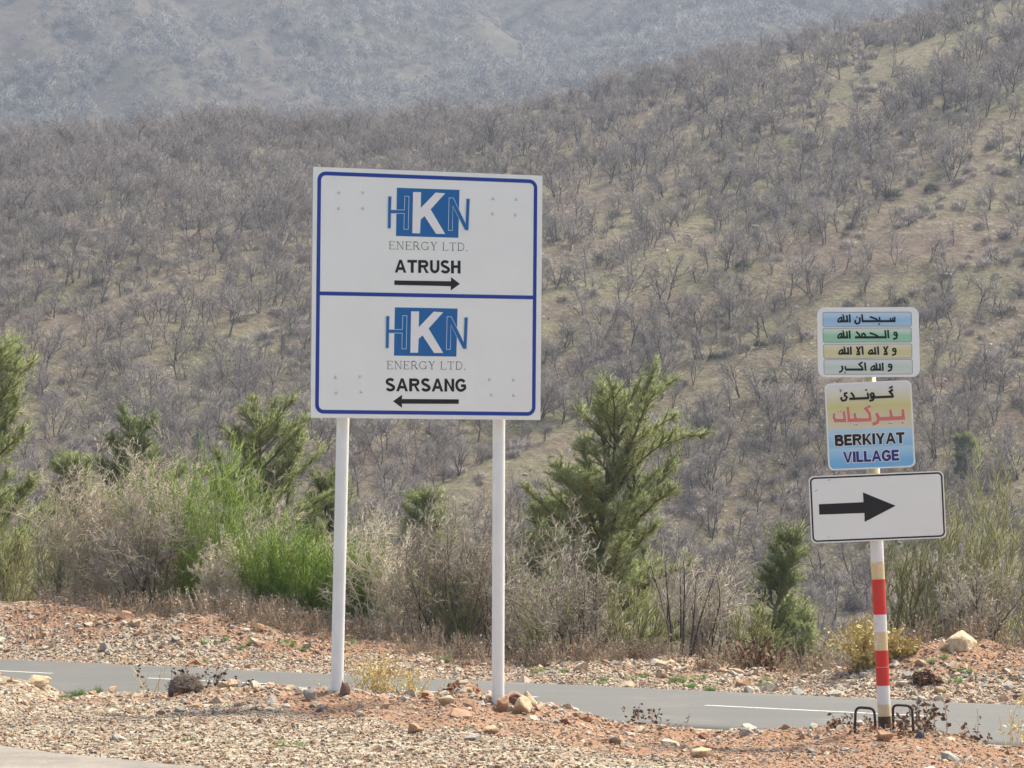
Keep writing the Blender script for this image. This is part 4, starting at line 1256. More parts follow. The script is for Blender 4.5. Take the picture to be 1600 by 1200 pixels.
def boulder(u, v, Y, w_px, h_px, mat, label, seed, bank=False, n=16):
    if bank:
        p = on_bank(u, v)
    else:
        p = at(u, v, Y)
    w = w_px / F * p[1]; hh = h_px / F * p[1]
    me = rough_rock(seed, mat)
    o = add('boulder', me, None, (p[0], p[1], float(G(p[0], p[1], 1)) + hh * 0.28), (random.uniform(-.2, .2), random.uniform(-.15, .15), random.uniform(-0.4, 0.4)))
    o.scale = (w * 1.05, w * 0.95, hh * 1.25)
    if label.startswith('large ochre boulder'):
        o.location.z -= hh * 0.3; o.rotation_euler = (0.3, 0.5, 0.6)
    tag(o, label, 'rock', 'boulders by the road')
boulder(58, 1078, yb(58) - 0.1, 48, 24, 'ochre_rock', 'pale ochre boulder on the near bank at the far left', 801)
boulder(366, 1082, yb(366) - 0.05, 38, 30, 'ochre_rock', 'ochre boulder between the dark clump and the left board post', 802)
boulder(484, 1098, 20.6, 28, 24, 'grey_rock', 'grey angular stone left of the left board post', 803)
boulder(540, 1084, 20.75, 28, 22, 'plum_rock', 'brown stone touching the foot of the left board post', 804)
boulder(565, 1120, 19.6, 28, 14, 'white_rock', 'smooth whitish stone below the foot of the left board post', 805)
boulder(786, 1118, 20.7, 30, 26, 'rust_rock', 'reddish pointed rock at the foot of the right board post', 806)
boulder(808, 1106, 21.25, 32, 30, 'plum_rock', 'dark plum rock just right of the right board post', 807)
boulder(831, 1106, 21.1, 30, 38, 'ochre_rock', 'upright ochre rock, rightmost of the pile at the right board post', 808)
boulder(815, 1124, 20.5, 44, 34, 'ochre_rock', 'largest ochre rock in front of the pile at the right board post', 809)
boulder(698, 1112, 20.3, 34, 20, 'ochre_rock', 'ochre rock below the red clod mound between the posts', 810)
boulder(648, 1152, 18.4, 28, 22, 'rust_rock', 'reddish stone in the red earth between and below the posts', 811)
boulder(765, 1146, 18.6, 36, 18, 'ochre_rock', 'tan stone below the right board post', 812)
boulder(738, 1162, 17.8, 34, 14, 'grey_rock', 'low grey stone at bottom centre', 813)
boulder(1098, 1168, 17.9, 40, 22, 'ochre_rock', 'rounded pale yellow boulder at bottom right of centre', 814)
boulder(985, 1136, yb(985), 26, 18, 'white_rock', 'pinkish white stone beside the dead weed on the near bank', 815)
boulder(1382, 1150, 19.6, 30, 22, 'rust_rock', 'rusty stone at the foot of the striped pole', 816)
boulder(1438, 1150, 19.8, 20, 18, 'slate_rock', 'dark blue-grey stone right of the rebar hoops', 817)
boulder(1500, 1010, 0, 62, 56, 'ochre_rock', 'large ochre boulder on top of the right mound across the road', 851, True, 18)
boulder(1470, 1082, 0, 26, 16, 'ochre_rock', 'pale stone at the foot of the right mound', 819, True)
boulder(1100, 1045, 0, 22, 18, 'rust_rock', 'pair stone of rusty colour on the far bank mound right of the biggest pine', 820, True)
boulder(1118, 1048, 0, 18, 16, 'white_rock', 'whitish rock beside the rusty one on the far bank mound', 821, True)
boulder(383, 987, 0, 18, 8, 'white_rock', 'flat white stone on the left mound across the road', 822, True)
boulder(404, 986, 0, 24, 14, 'rust_rock', 'rusty stone beside the flat white stone on the left mound', 823, True)
boulder(1452, 1178, 17.2, 40, 16, 'white_rock', 'pale flat stone at the bottom right', 824)
boulder(1530, 1184, 17.4, 44, 18, 'ochre_rock', 'pale stone at the bottom right corner', 825)
# pale ledges on the hillside
for (uu, vv, w_, h_, lab) in ((1037, 524, 30, 13, 'white rock ledge on the hillside between the board and the row-lettered plate'), (1182, 358, 22, 8, 'small pale ledge on the slope above and left of the row-lettered plate'),
                              (1480, 432, 26, 8, 'pale ledge on the hillside right of the row-lettered plate'), (1545, 60, 30, 9, 'pale ledge near the top right corner'), (938, 560, 22, 8, 'small pale ledge above the biggest pine')):
    hx, hy, hz = on_hill(uu, vv)
    o = tag(add('rock_ledge', rough_rock(int(uu), 'limestone'), None, (hx, hy, hz + 0.1), (0.15, 0.1, 0.4)), lab, 'rock', 'pale ledges on the hillside')
    o.scale = (w_ / F * hy * 1.1, w_ / F * hy * 0.8, h_ / F * hy * 1.5)
# dark matted clump on the near bank
def clump():
    bm = bmesh.new(); bmesh.ops.create_icosphere(bm, subdivisions=4, radius=0.5)
    for vtx in bm.verts:
        c = vtx.co
        k = 1 + 0.16 * float(fbm(np.array(c.x * 3 + 9), np.array(c.y * 3 + c.z * 4), 97, 3)) + 0.10 * float(fbm(np.array(c.x * 14), np.array(c.z * 14 + c.y * 9), 98, 2))
        vtx.co = c * k
        if vtx.co.z < -0.3: vtx.co.z = -0.3
    me = bpy.data.meshes.new('dark_clump'); bm.to_mesh(me); bm.free(); me.materials.append(MAT['dark_rock'])
    return me
p = at(290, 1094, yb(290) - 0.15)
cush = thing('cushion_shrub', 'dark matted dry cushion plant on the near bank left of the board', 'shrub', (p[0], p[1], float(G(p[0], p[1])) + 0.07))
core = add('core', clump(), cush, (0, 0, 0), (0, 0.12, 0.3)); core.scale = (0.28, 0.26, 0.24)
P0, P1 = [], []
rr = random.Random(77)
for k in range(1500):
    d = Vector((rr.gauss(0, 1), rr.gauss(0, 1), rr.gauss(0.3, 1))).normalized()
    if d.z < -0.5: continue
    q = Vector((d.x * 0.135, d.y * 0.125, d.z * 0.115)); e = (d * 0.7 + Vector((rr.gauss(0, 0.7), rr.gauss(0, 0.7), rr.gauss(0, 0.7)))).normalized()
    P0.append(list(q)); P1.append(list(q + e * rr.uniform(0.02, 0.06)))
add('twig_mat', mesh_from('twig_mat', *spikes(P0, P1, np.full(len(P0), 0.0028)), [MAT['cushion']]), cush)
# red clods heaped between the posts
for k in range(46):
    uu, vv = random.gauss(712, 20), 0
    x_ = (uu - 800) / F * 21.5; y_ = float(ycrest(x_)) + random.uniform(-0.45, 0.1)
    sz = random.uniform(0.025, 0.075)
    o = add('clod', random.choice(clods), near_ground, (x_, y_, float(G(x_, y_)) + sz * 0.25), (random.uniform(-1, 1), random.uniform(-1, 1), random.uniform(0, 6)))
    o.scale = (sz,) * 3

# ------------------------------------------------------------------ flat printing: polygons and strokes in panel metres
def homography(src, dst):
    M, b = [], []
    for (x, y), (X, Y) in zip(src, dst):
        M.append([x, y, 1, 0, 0, 0, -X * x, -X * y]); b.append(X)
        M.append([0, 0, 0, x, y, 1, -Y * x, -Y * y]); b.append(Y)
    h = np.linalg.solve(np.array(M, float), np.array(b, float))
    H = np.append(h, 1).reshape(3, 3)
    def f(p):
        q = H @ np.array([p[0], p[1], 1.0]); return (q[0] / q[2], q[1] / q[2])
    return f

def ribbon(pts, w, closed=False):
    P = [Vector(p) for p in pts]; n = len(P); Lf, Rt = [], []
    for i in range(n):
        a = P[i - 1] if (i > 0 or closed) else None
        b = P[(i + 1) % n] if (i < n - 1 or closed) else None
        d0 = (P[i] - a).normalized() if a is not None else None
        d1 = (b - P[i]).normalized() if b is not None else None
        if d0 is None: d0 = d1
        if d1 is None: d1 = d0
        n0 = Vector((-d0.y, d0.x)); n1 = Vector((-d1.y, d1.x)); m = n0 + n1
        m = n1 if m.length < 1e-6 else m.normalized()
        k = (w / 2) / max(m.dot(n1), 0.45)
        Lf.append(P[i] + m * k); Rt.append(P[i] - m * k)
    out = []
    for i in range(n if closed else n - 1):
        j = (i + 1) % n
        out.append([tuple(Rt[i]), tuple(Rt[j]), tuple(Lf[j]), tuple(Lf[i])])
    return out

def arc(cx, cy, rx, ry, a0, a1, n=12):
    return [(cx + rx * math.cos(math.radians(a0 + (a1 - a0) * i / n)), cy + ry * math.sin(math.radians(a0 + (a1 - a0) * i / n))) for i in range(n + 1)]

def disc(cx, cy, r_, n=10):
    return arc(cx, cy, r_, r_, 0, 360 - 360 / n, n - 1)

def print_mesh(name, shapes, mat, lift):
    """shapes: lists of polygons; each later shape lies a hair above the one before"""
    V, Fc = [], []
    for k, polys in enumerate(shapes):
        yy = -(lift + 0.00012 * (k % 8))
        for poly in polys:
            i0 = len(V)
            V += [(px, yy, pz) for px, pz in poly]
            area = sum(poly[i - 1][0] * poly[i][1] - poly[i][0] * poly[i - 1][1] for i in range(len(poly)))
            if len(poly) == 4:
                f = (i0, i0 + 1, i0 + 2, i0 + 3); Fc.append(f if area > 0 else f[::-1])
            else:
                for t in tessellate_polygon([[Vector((px, pz, 0)) for px, pz in poly]]):
                    a, b, c = (poly[j] for j in t)
                    ar = (b[0] - a[0]) * (c[1] - a[1]) - (c[0] - a[0]) * (b[1] - a[1])
                    f = tuple(i0 + j for j in t); Fc.append(f if ar > 0 else f[::-1])
    return mesh_from(name, V, Fc, [mat])

# letters on a cap height of 1; each entry: advance width, polygons, strokes (points, closed)
WB = 0.245
def rect(x0, y0, x1, y1): return [(x0, y0), (x1, y0), (x1, y1), (x0, y1)]
def bold_glyph(c, w=WB):
    h = w / 2; b = w * 0.86
    P, S = [], []
    if c == 'A': P = [[(0, 0), (0.37, 1), (0.58, 1), (0.95, 0), (0.73, 0), (0.475, 0.75), (0.22, 0)], [(0.24, 0.21), (0.71, 0.21), (0.655, 0.21 + b), (0.295, 0.21 + b)]]; adv = 0.95
    elif c == 'T': P = [rect(0, 1 - b, 0.80, 1), rect(0.40 - h, 0, 0.40 + h, 1 - b)]; adv = 0.80
    elif c == 'R': P = [rect(0, 0, w, 1), [(0.40, 0.44), (0.56, 0.47), (0.88, 0), (0.63, 0)]]; S = [([(w, 1 - b / 2), (0.5, 1 - b / 2)] + arc(0.52, 0.705, 0.21, 0.295 - b / 2, 90, -90, 8) + [(w, 0.41 + b / 2)], False)]; adv = 0.88
    elif c == 'U': S = [([(h, 1), (h, 0.40)] + arc(0.40, 0.38, 0.40 - h, 0.38 - b / 2 + 0.01, 180, 360, 10) + [(0.80 - h, 0.40), (0.80 - h, 1)], False)]; adv = 0.80
    elif c == 'S': S = [(arc(0.375, 0.735, 0.265, 0.185, 25, 235, 10) + [(0.40, 0.505)] + arc(0.385, 0.275, 0.285, 0.19, 60, -165, 10), False)]; adv = 0.77
    elif c == 'H': P = [rect(0, 0, w, 1), rect(0.80 - w, 0, 0.80, 1), rect(w, 0.5 - b / 2 + 0.03, 0.80 - w, 0.5 + b / 2 + 0.03)]; adv = 0.80
    elif c == 'N': P = [[(0, 0), (w * .92, 0), (w * .92, 0.66), (0.60, 0), (0.80, 0), (0.80, 1), (0.80 - w * .92, 1), (0.80 - w * .92, 0.35), (0.20, 1), (0, 1)]]; adv = 0.80
    elif c == 'G': S = [(arc(0.46, 0.5, 0.36, 0.41, 38, 318, 18) + [(0.78, 0.26), (0.78, 0.46)], False)]; P = [rect(0.46, 0.36, 0.86, 0.36 + b)]; adv = 0.90
    elif c == 'B': P = [rect(0, 0, w, 1)]; S = [([(w, 1 - b / 2), (0.47, 1 - b / 2)] + arc(0.48, 0.735, 0.185, 0.265 - b / 2 + 0.01, 90, -90, 8) + [(w, 0.475 + b / 2 - 0.03)], False), ([(w, 0.52), (0.5, 0.52)] + arc(0.50, 0.285, 0.215, 0.235 - 0.02, 90, -90, 8) + [(w, b / 2)], False)]; adv = 0.83
    elif c == 'E': P = [rect(0, 0, w, 1), rect(w, 0, 0.74, b), rect(w, 1 - b, 0.72, 1), rect(w, 0.5 - b / 2 + 0.02, 0.67, 0.5 + b / 2 + 0.02)]; adv = 0.74
    elif c == 'K': P = [rect(0, 0, w, 1), [(w - 0.01, 0.27), (w - 0.01, 0.52), (0.60, 1), (0.87, 1), (0.48, 0.58), (0.91, 0), (0.63, 0), (0.33, 0.40)]]; adv = 0.88
    elif c == 'I': P = [rect(0, 0, w, 1)]; adv = w
    elif c == 'Y': P = [[(0, 1), (0.24, 1), (0.44, 0.62), (0.64, 1), (0.88, 1), (0.44 + h, 0.42), (0.44 + h, 0), (0.44 - h, 0), (0.44 - h, 0.42)]]; adv = 0.88
    elif c == 'V': P = [[(0, 1), (0.23, 1), (0.455, 0.27), (0.68, 1), (0.90, 1), (0.57, 0), (0.34, 0)]]; adv = 0.90
    elif c == 'L': P = [rect(0, 0, w, 1), rect(w, 0, 0.70, b)]; adv = 0.70
    return adv, P, [(pts, cl, b * 1.03) for pts, cl in S]

def serif_glyph(c):
    t, k = 0.075, 0.045
    P, S = [], []
    def stem(x, w_=t): return [rect(x - w_ / 2, 0, x + w_ / 2, 1), rect(x - 0.11, 0, x + 0.11, k), rect(x - 0.11, 1 - k, x + 0.11, 1)]
    if c == 'E': P = stem(0.14) + [rect(0.14, 0, 0.68, k), rect(0.14, 1 - k, 0.66, 1), rect(0.14, 0.5, 0.48, 0.5 + k), rect(0.65, 0, 0.69, 0.2), rect(0.62, 0.8, 0.66, 1), rect(0.45, 0.4, 0.48, 0.63)]; adv = 0.74
    elif c == 'N': P = [rect(0.12, 0, 0.12 + k, 1), rect(0.02, 0, 0.26, k), rect(0.72, 0, 0.72 + k, 1), rect(0.62, 1 - k, 0.86, 1), rect(0.0, 1 - k, 0.15, 1), [(0.10, 1), (0.20, 1), (0.765, 0), (0.70, 0)]]; adv = 0.90
    elif c == 'R': P = stem(0.14) + [[(0.36, 0.49), (0.46, 0.49), (0.80, 0.0), (0.66, 0)], rect(0.62, 0, 0.86, k)]; S = [([(0.14, 0.98), (0.40, 0.98)] + arc(0.40, 0.735, 0.21, 0.245, 90, -90, 8) + [(0.14, 0.49)], False)]; adv = 0.84
    elif c == 'G': S = [(arc(0.45, 0.5, 0.40, 0.47, 42, 318, 18), False)]; P = [rect(0.74, 0.05, 0.81, 0.42), rect(0.62, 0.40, 0.90, 0.44), rect(0.74, 0.76, 0.78, 1.0)]; adv = 0.92
    elif c == 'Y': P = [[(0.10, 1), (0.20, 1), (0.44, 0.48), (0.37, 0.42)], [(0.66, 1), (0.71, 1), (0.45, 0.45), (0.41, 0.48)], rect(0.385, 0, 0.46, 0.48), rect(0.28, 0, 0.56, k), rect(0.0, 1 - k, 0.28, 1), rect(0.56, 1 - k, 0.80, 1)]; adv = 0.82
    elif c == 'L': P = stem(0.14) + [rect(0.14, 0, 0.66, k), rect(0.63, 0, 0.67, 0.24)]; adv = 0.72
    elif c == 'T': P = [rect(0.34, 0, 0.415, 1), rect(0.24, 0, 0.52, k), rect(0.02, 1 - k, 0.74, 1), rect(0.02, 0.78, 0.06, 1), rect(0.70, 0.78, 0.74, 1)]; adv = 0.78
    elif c == 'D': P = stem(0.14); S = [([(0.14, 0.975), (0.36, 0.975)] + arc(0.38, 0.5, 0.38, 0.475, 90, -90, 12) + [(0.14, 0.025)], False)]; adv = 0.86
    elif c == '.': P = [rect(0.05, 0, 0.16, 0.11)]; adv = 0.22
    else: adv = 0.34
    return adv, P, [(p, cl, 0.062) for p, cl in S]

def set_line(text, glyph, p0, p1, cap, gap=0.09, spread=0.0):
    """sets text so that it runs from p0 (left foot) to p1 (right foot); spread widens strokes for a halo"""
    gl = [glyph(c) for c in text]
    total = sum(g[0] for g in gl) + gap * (len(gl) - 1)
    e = Vector(p1) - Vector(p0); L_ = e.length; e.normalize(); up = Vector((-e.y, e.x)); kx = L_ / total
    def M(x, y): return tuple(Vector(p0) + e * (x * kx) + up * (y * cap))
    out, cx = [], 0.0
    for adv, P, S in gl:
        for poly in P:
            q = [M(cx + x, y) for x, y in poly]
            out.append([q])
            if spread: out.append(ribbon(q, spread * 2, True))
        for pts, cl, w in S:
            out.append(ribbon([M(cx + x, y) for x, y in pts], w * (cap + kx) / 2 + spread * 2, cl))
        cx += adv + gap
    return out

def rounded(x0, z0, x1, z1, rad, n=6):
    return arc(x1 - rad, z1 - rad, rad, rad, 0, 90, n) + arc(x0 + rad, z1 - rad, rad, rad, 90, 180, n) + arc(x0 + rad, z0 + rad, rad, rad, 180, 270, n) + arc(x1 - rad, z0 + rad, rad, rad, 270, 360, n)

def plate(name, outline, thick, mats, front_lip=0.0):
    """a sheet with front (mat 0), edge and back (mat 1); front lies in the plane y = 0"""
    n = len(outline); V = [(x, 0, z) for x, z in outline] + [(x, thick, z) for x, z in outline]
    Fc = [tuple(range(n)), tuple(range(2 * n - 1, n - 1, -1))] + [(i, i + n, (i + 1) % n + n, (i + 1) % n) for i in range(n)]
    me = mesh_from(name, V, Fc, mats, False, [0] + [1] * (n + 1))
    bm = bmesh.new(); bm.from_mesh(me); bmesh.ops.recalc_face_normals(bm, faces=bm.faces); bm.to_mesh(me); bm.free()
    return me

def panel_matrix(x, Y, z, yaw, pit, rol):
    cy, sy = math.cos(yaw), math.sin(yaw); c, s = math.cos(pit), math.sin(pit); c2, s2 = math.cos(rol), math.sin(rol)
    Rz = Matrix(((cy, -sy, 0), (sy, cy, 0), (0, 0, 1))); Rx = Matrix(((1, 0, 0), (0, c, -s), (0, s, c))); Ry = Matrix(((c2, 0, s2), (0, 1, 0), (-s2, 0, c2)))
    return Matrix.Translation((x, Y, z)) @ (Rz @ Rx @ Ry).to_4x4()

def under(parent, name, me, matrix=None):
    """child whose matrix is given in world space when parent is an unturned Empty"""
    o = add(name, me, parent)
    if matrix is not None:
        o.matrix_local = parent.matrix_world.inverted() @ matrix if parent.type == 'EMPTY' else matrix
    return o

def pole_mesh(p0, p1, r_, mat, n=28, cap=True):
    d = Vector(p1) - Vector(p0); q = d.to_track_quat('Z', 'Y')
    V = [tuple(Vector(p0) + q @ Vector((r_ * math.cos(a), r_ * math.sin(a), h))) for h in (0, d.length) for a in [2 * math.pi * i / n for i in range(n)]]
    Fc = [(i, (i + 1) % n, (i + 1) % n + n, i + n) for i in range(n)]
    me = mesh_from('pole', V, Fc + ([tuple(range(n, 2 * n))] if cap else []), [mat], True)
    if cap: me.polygons[len(Fc)].use_smooth = False
    return me

def dome(rad, h, n=10):
    V = [(rad * math.cos(2 * math.pi * i / n), 0, rad * math.sin(2 * math.pi * i / n)) for i in range(n)] + [(0.7 * rad * math.cos(2 * math.pi * i / n), -0.75 * h, 0.7 * rad * math.sin(2 * math.pi * i / n)) for i in range(n)] + [(0, -h, 0)]
    Fc = [(i, i + n, (i + 1) % n + n, (i + 1) % n) for i in range(n)] + [(i + n, 2 * n, (i + 1) % n + n) for i in range(n)]
    me = mesh_from('rivet', V, Fc, [MAT['rivet_zinc']], True)
    bm = bmesh.new(); bm.from_mesh(me); bmesh.ops.recalc_face_normals(bm, faces=bm.faces); bm.to_mesh(me); bm.free()
    return me

# ------------------------------------------------------------------ the large white direction board
BW, BH = 1.9512, 2.0388
bm_ = panel_matrix(-0.6889, 21.0, 3.3097, 0.292, 0.0285, 0.0005)
pa = bm_ @ Vector((0, 0.07, 0))
board = thing('direction_board', 'large white two-part board with blue frame on two white posts', 'road sign', (-0.75, 21.05, float(G(-0.75, 21.05))))
bpy.context.view_layer.update()
panel = under(board, 'panel', plate('board_panel', [(-BW / 2, -BH / 2), (BW / 2, -BH / 2), (BW / 2, BH / 2), (-BW / 2, BH / 2)], 0.035, [MAT['white_paint'], MAT['galvanised']]), bm_)
# posts run up behind the panel
bmi = bm_.inverted()
for (ut, vt, ub, vb_) in ((536, 655, 526, 1090), (779.5, 657, 778, 1114)):
    o_, d_ = bmi @ Vector(CAM), bmi.to_3x3() @ Vector(ray(ut, vt))
    q = o_ + d_ * ((0.118 - o_.y) / d_.y)                       # where the post crosses the lower edge, behind panel and rails
    p_top = bm_ @ Vector((q.x, 0.118, 0.80)); p_mid = bm_ @ Vector((q.x, 0.118, -BH / 2))
    pb = Vector(at(ub, vb_, p_mid.y + 0.03)); pb = pb + (pb - p_mid) * 0.12
    off = board.location
    n = 28; V = [(c.x - off.x + 0.052 * math.cos(2 * math.pi * i / n), c.y - off.y + 0.052 * math.sin(2 * math.pi * i / n), c.z - off.z) for c in (pb, p_mid, p_top) for i in range(n)]
    pm = mesh_from('post', V, [(i + k, (i + 1) % n + k, (i + 1) % n + k + n, i + k + n) for k in (0, n) for i in range(n)] + [tuple(range(2 * n, 3 * n))], [MAT['pole_white']], True)
    pm.polygons[2 * n].use_smooth = False
    add('post', pm, board)
Z1 = homography([(25, 28), (1050, 72), (1041, 1162), (17, 1146)], [(-BW / 2, BH / 2), (BW / 2, BH / 2), (BW / 2, -BH / 2), (-BW / 2, -BH / 2)])
def Z2(p):                                              # closer view of the upper emblem
    return Z1(((590 + p[0] / 6.667 - 480) * 2.858, (280 + p[1] / 6.667 - 250) * 2.858))
fx0, fz1 = Z1((52, 57)); fx1, fz0 = Z1((1010, 1135)); fx1 = (fx1 + Z1((1020, 95))[0]) / 2
frame = print_mesh('blue_frame', [ribbon(rounded(fx0, fz0, fx1, fz1, 0.055), 0.031, True), ribbon([Z1((55, 593)), Z1((1010, 616))], 0.031)], MAT['border_blue'], 0.0012)
add('frame_line', frame, panel)
def emblem(dx, dz):
    sh = lambda pts: [(a + dx, b + dz) for a, b in (Z2(p) for p in pts)]
    H_ = [(104, 178), (140, 178), (137, 318), (275, 320), (279, 176), (322, 178), (315, 523), (270, 521), (273, 357), (136, 355), (134, 512), (100, 512)]
    N_ = [(740, 195), (785, 197), (912, 460), (920, 205), (957, 207), (944, 535), (905, 532), (780, 282), (775, 535), (733, 535)]
    K_ = [(365, 133), (448, 135), (445, 300), (600, 140), (700, 148), (548, 315), (700, 572), (605, 570), (485, 385), (445, 420), (438, 565), (358, 563)]
    sq = [(197, 88), (850, 113), (838, 612), (188, 590)]
    o = add('emblem', print_mesh('emblem_square', [[sh(sq)]], MAT['logo_blue'], 0.0012), panel)
    for q_ in (H_, N_):
        add('emblem_letter', print_mesh('emblem_letter', [[sh(q_)]], MAT['logo_blue'], 0.0024), panel)
        add('emblem_outline', print_mesh('emblem_outline', [ribbon(sh(q_), 0.0052, True)], MAT['outline_pale'], 0.0038), panel)
    add('emblem_letter', print_mesh('emblem_k', [[sh(K_)]], MAT['letter_white'], 0.0030), panel)
    a, b = sh([(113, 728), (935, 750)])
    add('small_lettering', print_mesh('company_line', set_line('ENERGY LTD.', serif_glyph, a, b, 0.0665 * 1.0, 0.10), MAT['letter_grey'], 0.0012), panel)
emblem(0, 0)
q0, q1 = Z1((399, 124)), Z1((390, 658)); q2, q3 = Z1((673, 348)), Z1((666, 877))
emblem((q1[0] - q0[0] + q3[0] - q2[0]) / 2, (q1[1] - q0[1] + q3[1] - q2[1]) / 2)
add('place_name', print_mesh('place_name', set_line('ATRUSH', bold_glyph, Z1((390, 502)), Z1((684, 507.5)), 0.106), MAT['letter_black'], 0.0012), panel)
add('place_name', print_mesh('place_name', set_line('SARSANG', bold_glyph, Z1((350, 1030)), Z1((710, 1034)), 0.106), MAT['letter_black'], 0.0012), panel)
add('arrow', print_mesh('arrow', [[[Z1(p) for p in ((388, 537), (641, 542), (641, 523), (681, 554), (640, 583), (640, 564), (388, 557))]]], MAT['letter_black'], 0.0012), panel)
add('arrow', print_mesh('arrow', [[[Z1(p) for p in ((383, 1075), (424, 1046), (423, 1065), (677, 1068), (676, 1088), (423, 1086), (424, 1105))]]], MAT['letter_black'], 0.0012), panel)
rv = dome(0.0145, 0.013)
for p in [(141, 144), (249, 144), (140, 215), (248, 214), (829, 173), (933, 178), (827, 241), (929, 247), (128, 966), (237, 965), (132, 1035), (241, 1032), (814, 980), (921, 982), (822, 1048), (923, 1051)]:
    a = Z1(p); add('rivet', rv, panel, (a[0], -0.0005, a[1]))
# rails behind the panel that clamp it to the posts
for zz in (0.72, -0.72):
    V = [(-0.9, 0.036, zz - 0.03), (0.9, 0.036, zz - 0.03), (0.9, 0.036, zz + 0.03), (-0.9, 0.036, zz + 0.03), (-0.9, 0.062, zz - 0.03), (0.9, 0.062, zz - 0.03), (0.9, 0.062, zz + 0.03), (-0.9, 0.062, zz + 0.03)]
    add('rail', mesh_from('rail', V, [(0, 1, 2, 3), (7, 6, 5, 4), (0, 4, 5, 1), (2, 6, 7, 3), (1, 5, 6, 2), (0, 3, 7, 4)], [MAT['galvanised']]), panel)

# ------------------------------------------------------------------ the striped pole and its three plates
pole_top, pole_bot = at(1357, 560, 20.10), at(1383, 1146, 20.10)
pole = thing('sign_pole', 'leaning red, white and cream striped pole carrying three sign plates', 'road sign', tuple(pole_bot))
off = pole_bot
add('post', pole_mesh(pole_bot - off - (pole_top - pole_bot) * 0.06, pole_top - off, 0.050, MAT['paint_cream']), pole)
def pole_at(v):
    lo, hi = 0.0, 1.0
    for _ in range(40):
        m = (lo + hi) / 2
        if project(pole_bot + (pole_top - pole_bot) * m)[1] > v: lo = m
        else: hi = m
    return pole_bot + (pole_top - pole_bot) * lo - off
for v0, v1, mt, nm in ((840, 877, 'paint_white', 'white_band'), (877, 905, 'paint_cream', 'cream_band'), (905, 960, 'paint_red', 'red_band'), (960, 987, 'paint_white', 'white_band'), (987, 1016, 'paint_cream', 'cream_band'),
                       (1016, 1041.5, 'paint_red', 'red_band'), (1042.3, 1071, 'paint_red', 'red_band'), (1071, 1100, 'paint_white', 'white_band'), (1100, 1119, 'paint_cream', 'cream_band'), (1119, 1150, 'rust', 'rusty_foot')):
    add(nm, pole_mesh(pole_at(v1), pole_at(v0), 0.0515 + (0.0006 if mt == 'paint_red' else 0), MAT[mt], 28, False), pole)
bpy.context.view_layer.update()

def graded(name, stops, axis_='Z', lo=-0.3, hi=0.3, rough=0.45):
    """printed colour that runs from the bottom of the plate to its top"""
    m, nt, b = nodes_of(name)
    sx = N(nt, 'ShaderNodeSeparateXYZ'); nt.links.new(coord(nt), sx.inputs[0])
    mr = N(nt, 'ShaderNodeMapRange'); nt.links.new(sx.outputs[axis_], mr.inputs[0]); mr.inputs[1].default_value = lo; mr.inputs[2].default_value = hi
    nt.links.new(ramp(nt, mr.outputs[0], stops), b.inputs['Base Color'])
    b.inputs['Roughness'].default_value = rough
    return m
def strokes(fn, sc_, items):
    out = []
    for it in items:
        if it[0] == 'dot': out.append([disc(*fn((it[1], it[2])), it[3] * sc_)])
        else: out.append(ribbon([fn(p) for p in it[1]], it[0] * sc_))
    return out

# plate with the four coloured rows
W1, H1 = 0.8001, 0.5498
m1 = panel_matrix(2.7901, 20.0, 2.858, 0.029, -0.0393, -0.0057)
pl1 = under(pole, 'prayer_plate', plate('prayer_plate', rounded(-W1 / 2, -H1 / 2, W1 / 2, H1 / 2, 0.06), 0.004, [MAT['white_paint'], MAT['galvanised']]), m1)
pl1['label'] = 'white plate with blue, green, yellow and pale rows of Arabic lettering'
A1 = homography([(58, 45), (1553, 48), (1582, 1070), (80, 1078)], [(-W1 / 2, H1 / 2), (W1 / 2, H1 / 2), (W1 / 2, -H1 / 2), (-W1 / 2, -H1 / 2)])
s1 = W1 / 1500
rows = [((145, 118), (1452, 326), [(0.0, (0.30, 0.52, 0.72)), (0.5, (0.22, 0.47, 0.72)), (0.8, (0.42, 0.60, 0.74)), (1, (0.45, 0.6, 0.72))]),
        ((147, 352), (1455, 558), [(0.0, (0.22, 0.55, 0.30)), (0.5, (0.20, 0.54, 0.28)), (0.75, (0.5, 0.66, 0.5)), (1, (0.58, 0.66, 0.58))]),
        ((157, 588), (1463, 793), [(0.0, (0.62, 0.58, 0.27)), (0.5, (0.62, 0.54, 0.19)), (0.8, (0.66, 0.62, 0.38)), (1, (0.66, 0.64, 0.46))]),
        ((163, 818), (1472, 1028), [(0.0, (0.60, 0.64, 0.58)), (0.5, (0.48, 0.60, 0.48)), (0.8, (0.62, 0.66, 0.62)), (1, (0.64, 0.66, 0.64))])]
for k, (a, b, st) in enumerate(rows):
    (xa, za), (xb, zb_) = A1(a), A1(b)
    add('colour_row', print_mesh('row', [[rounded(xa, zb_, xb, za, 0.012, 4)]], graded('row_print_%d' % k, [(p_, tuple(min(1.0, c_ * 0.82 + 0.15) for c_ in q_)) for p_, q_ in st], 'Z', zb_, za), 0.0010), pl1)
    add('row_outline', print_mesh('row_outline', [ribbon(rounded(xa, zb_, xb, za, 0.012, 4), 0.0028, True)], MAT['letter_grey'], 0.0018), pl1)
def allah(dx, dy):
    q = lambda pts: [(x + dx, y + dy) for x, y in pts]
    return [(27, q([(541, 150), (547, 270)])), (27, q([(500, 162), (508, 252)])), (27, q([(450, 165), (458, 252)])), (32, q([(395, 252), (524, 252)])),
            (23, q([(425, 190), (385, 212), (368, 250), (380, 262), (412, 258), (425, 225), (420, 186)])), (7, q([(425, 150), (437, 162), (446, 148), (455, 160)]))]
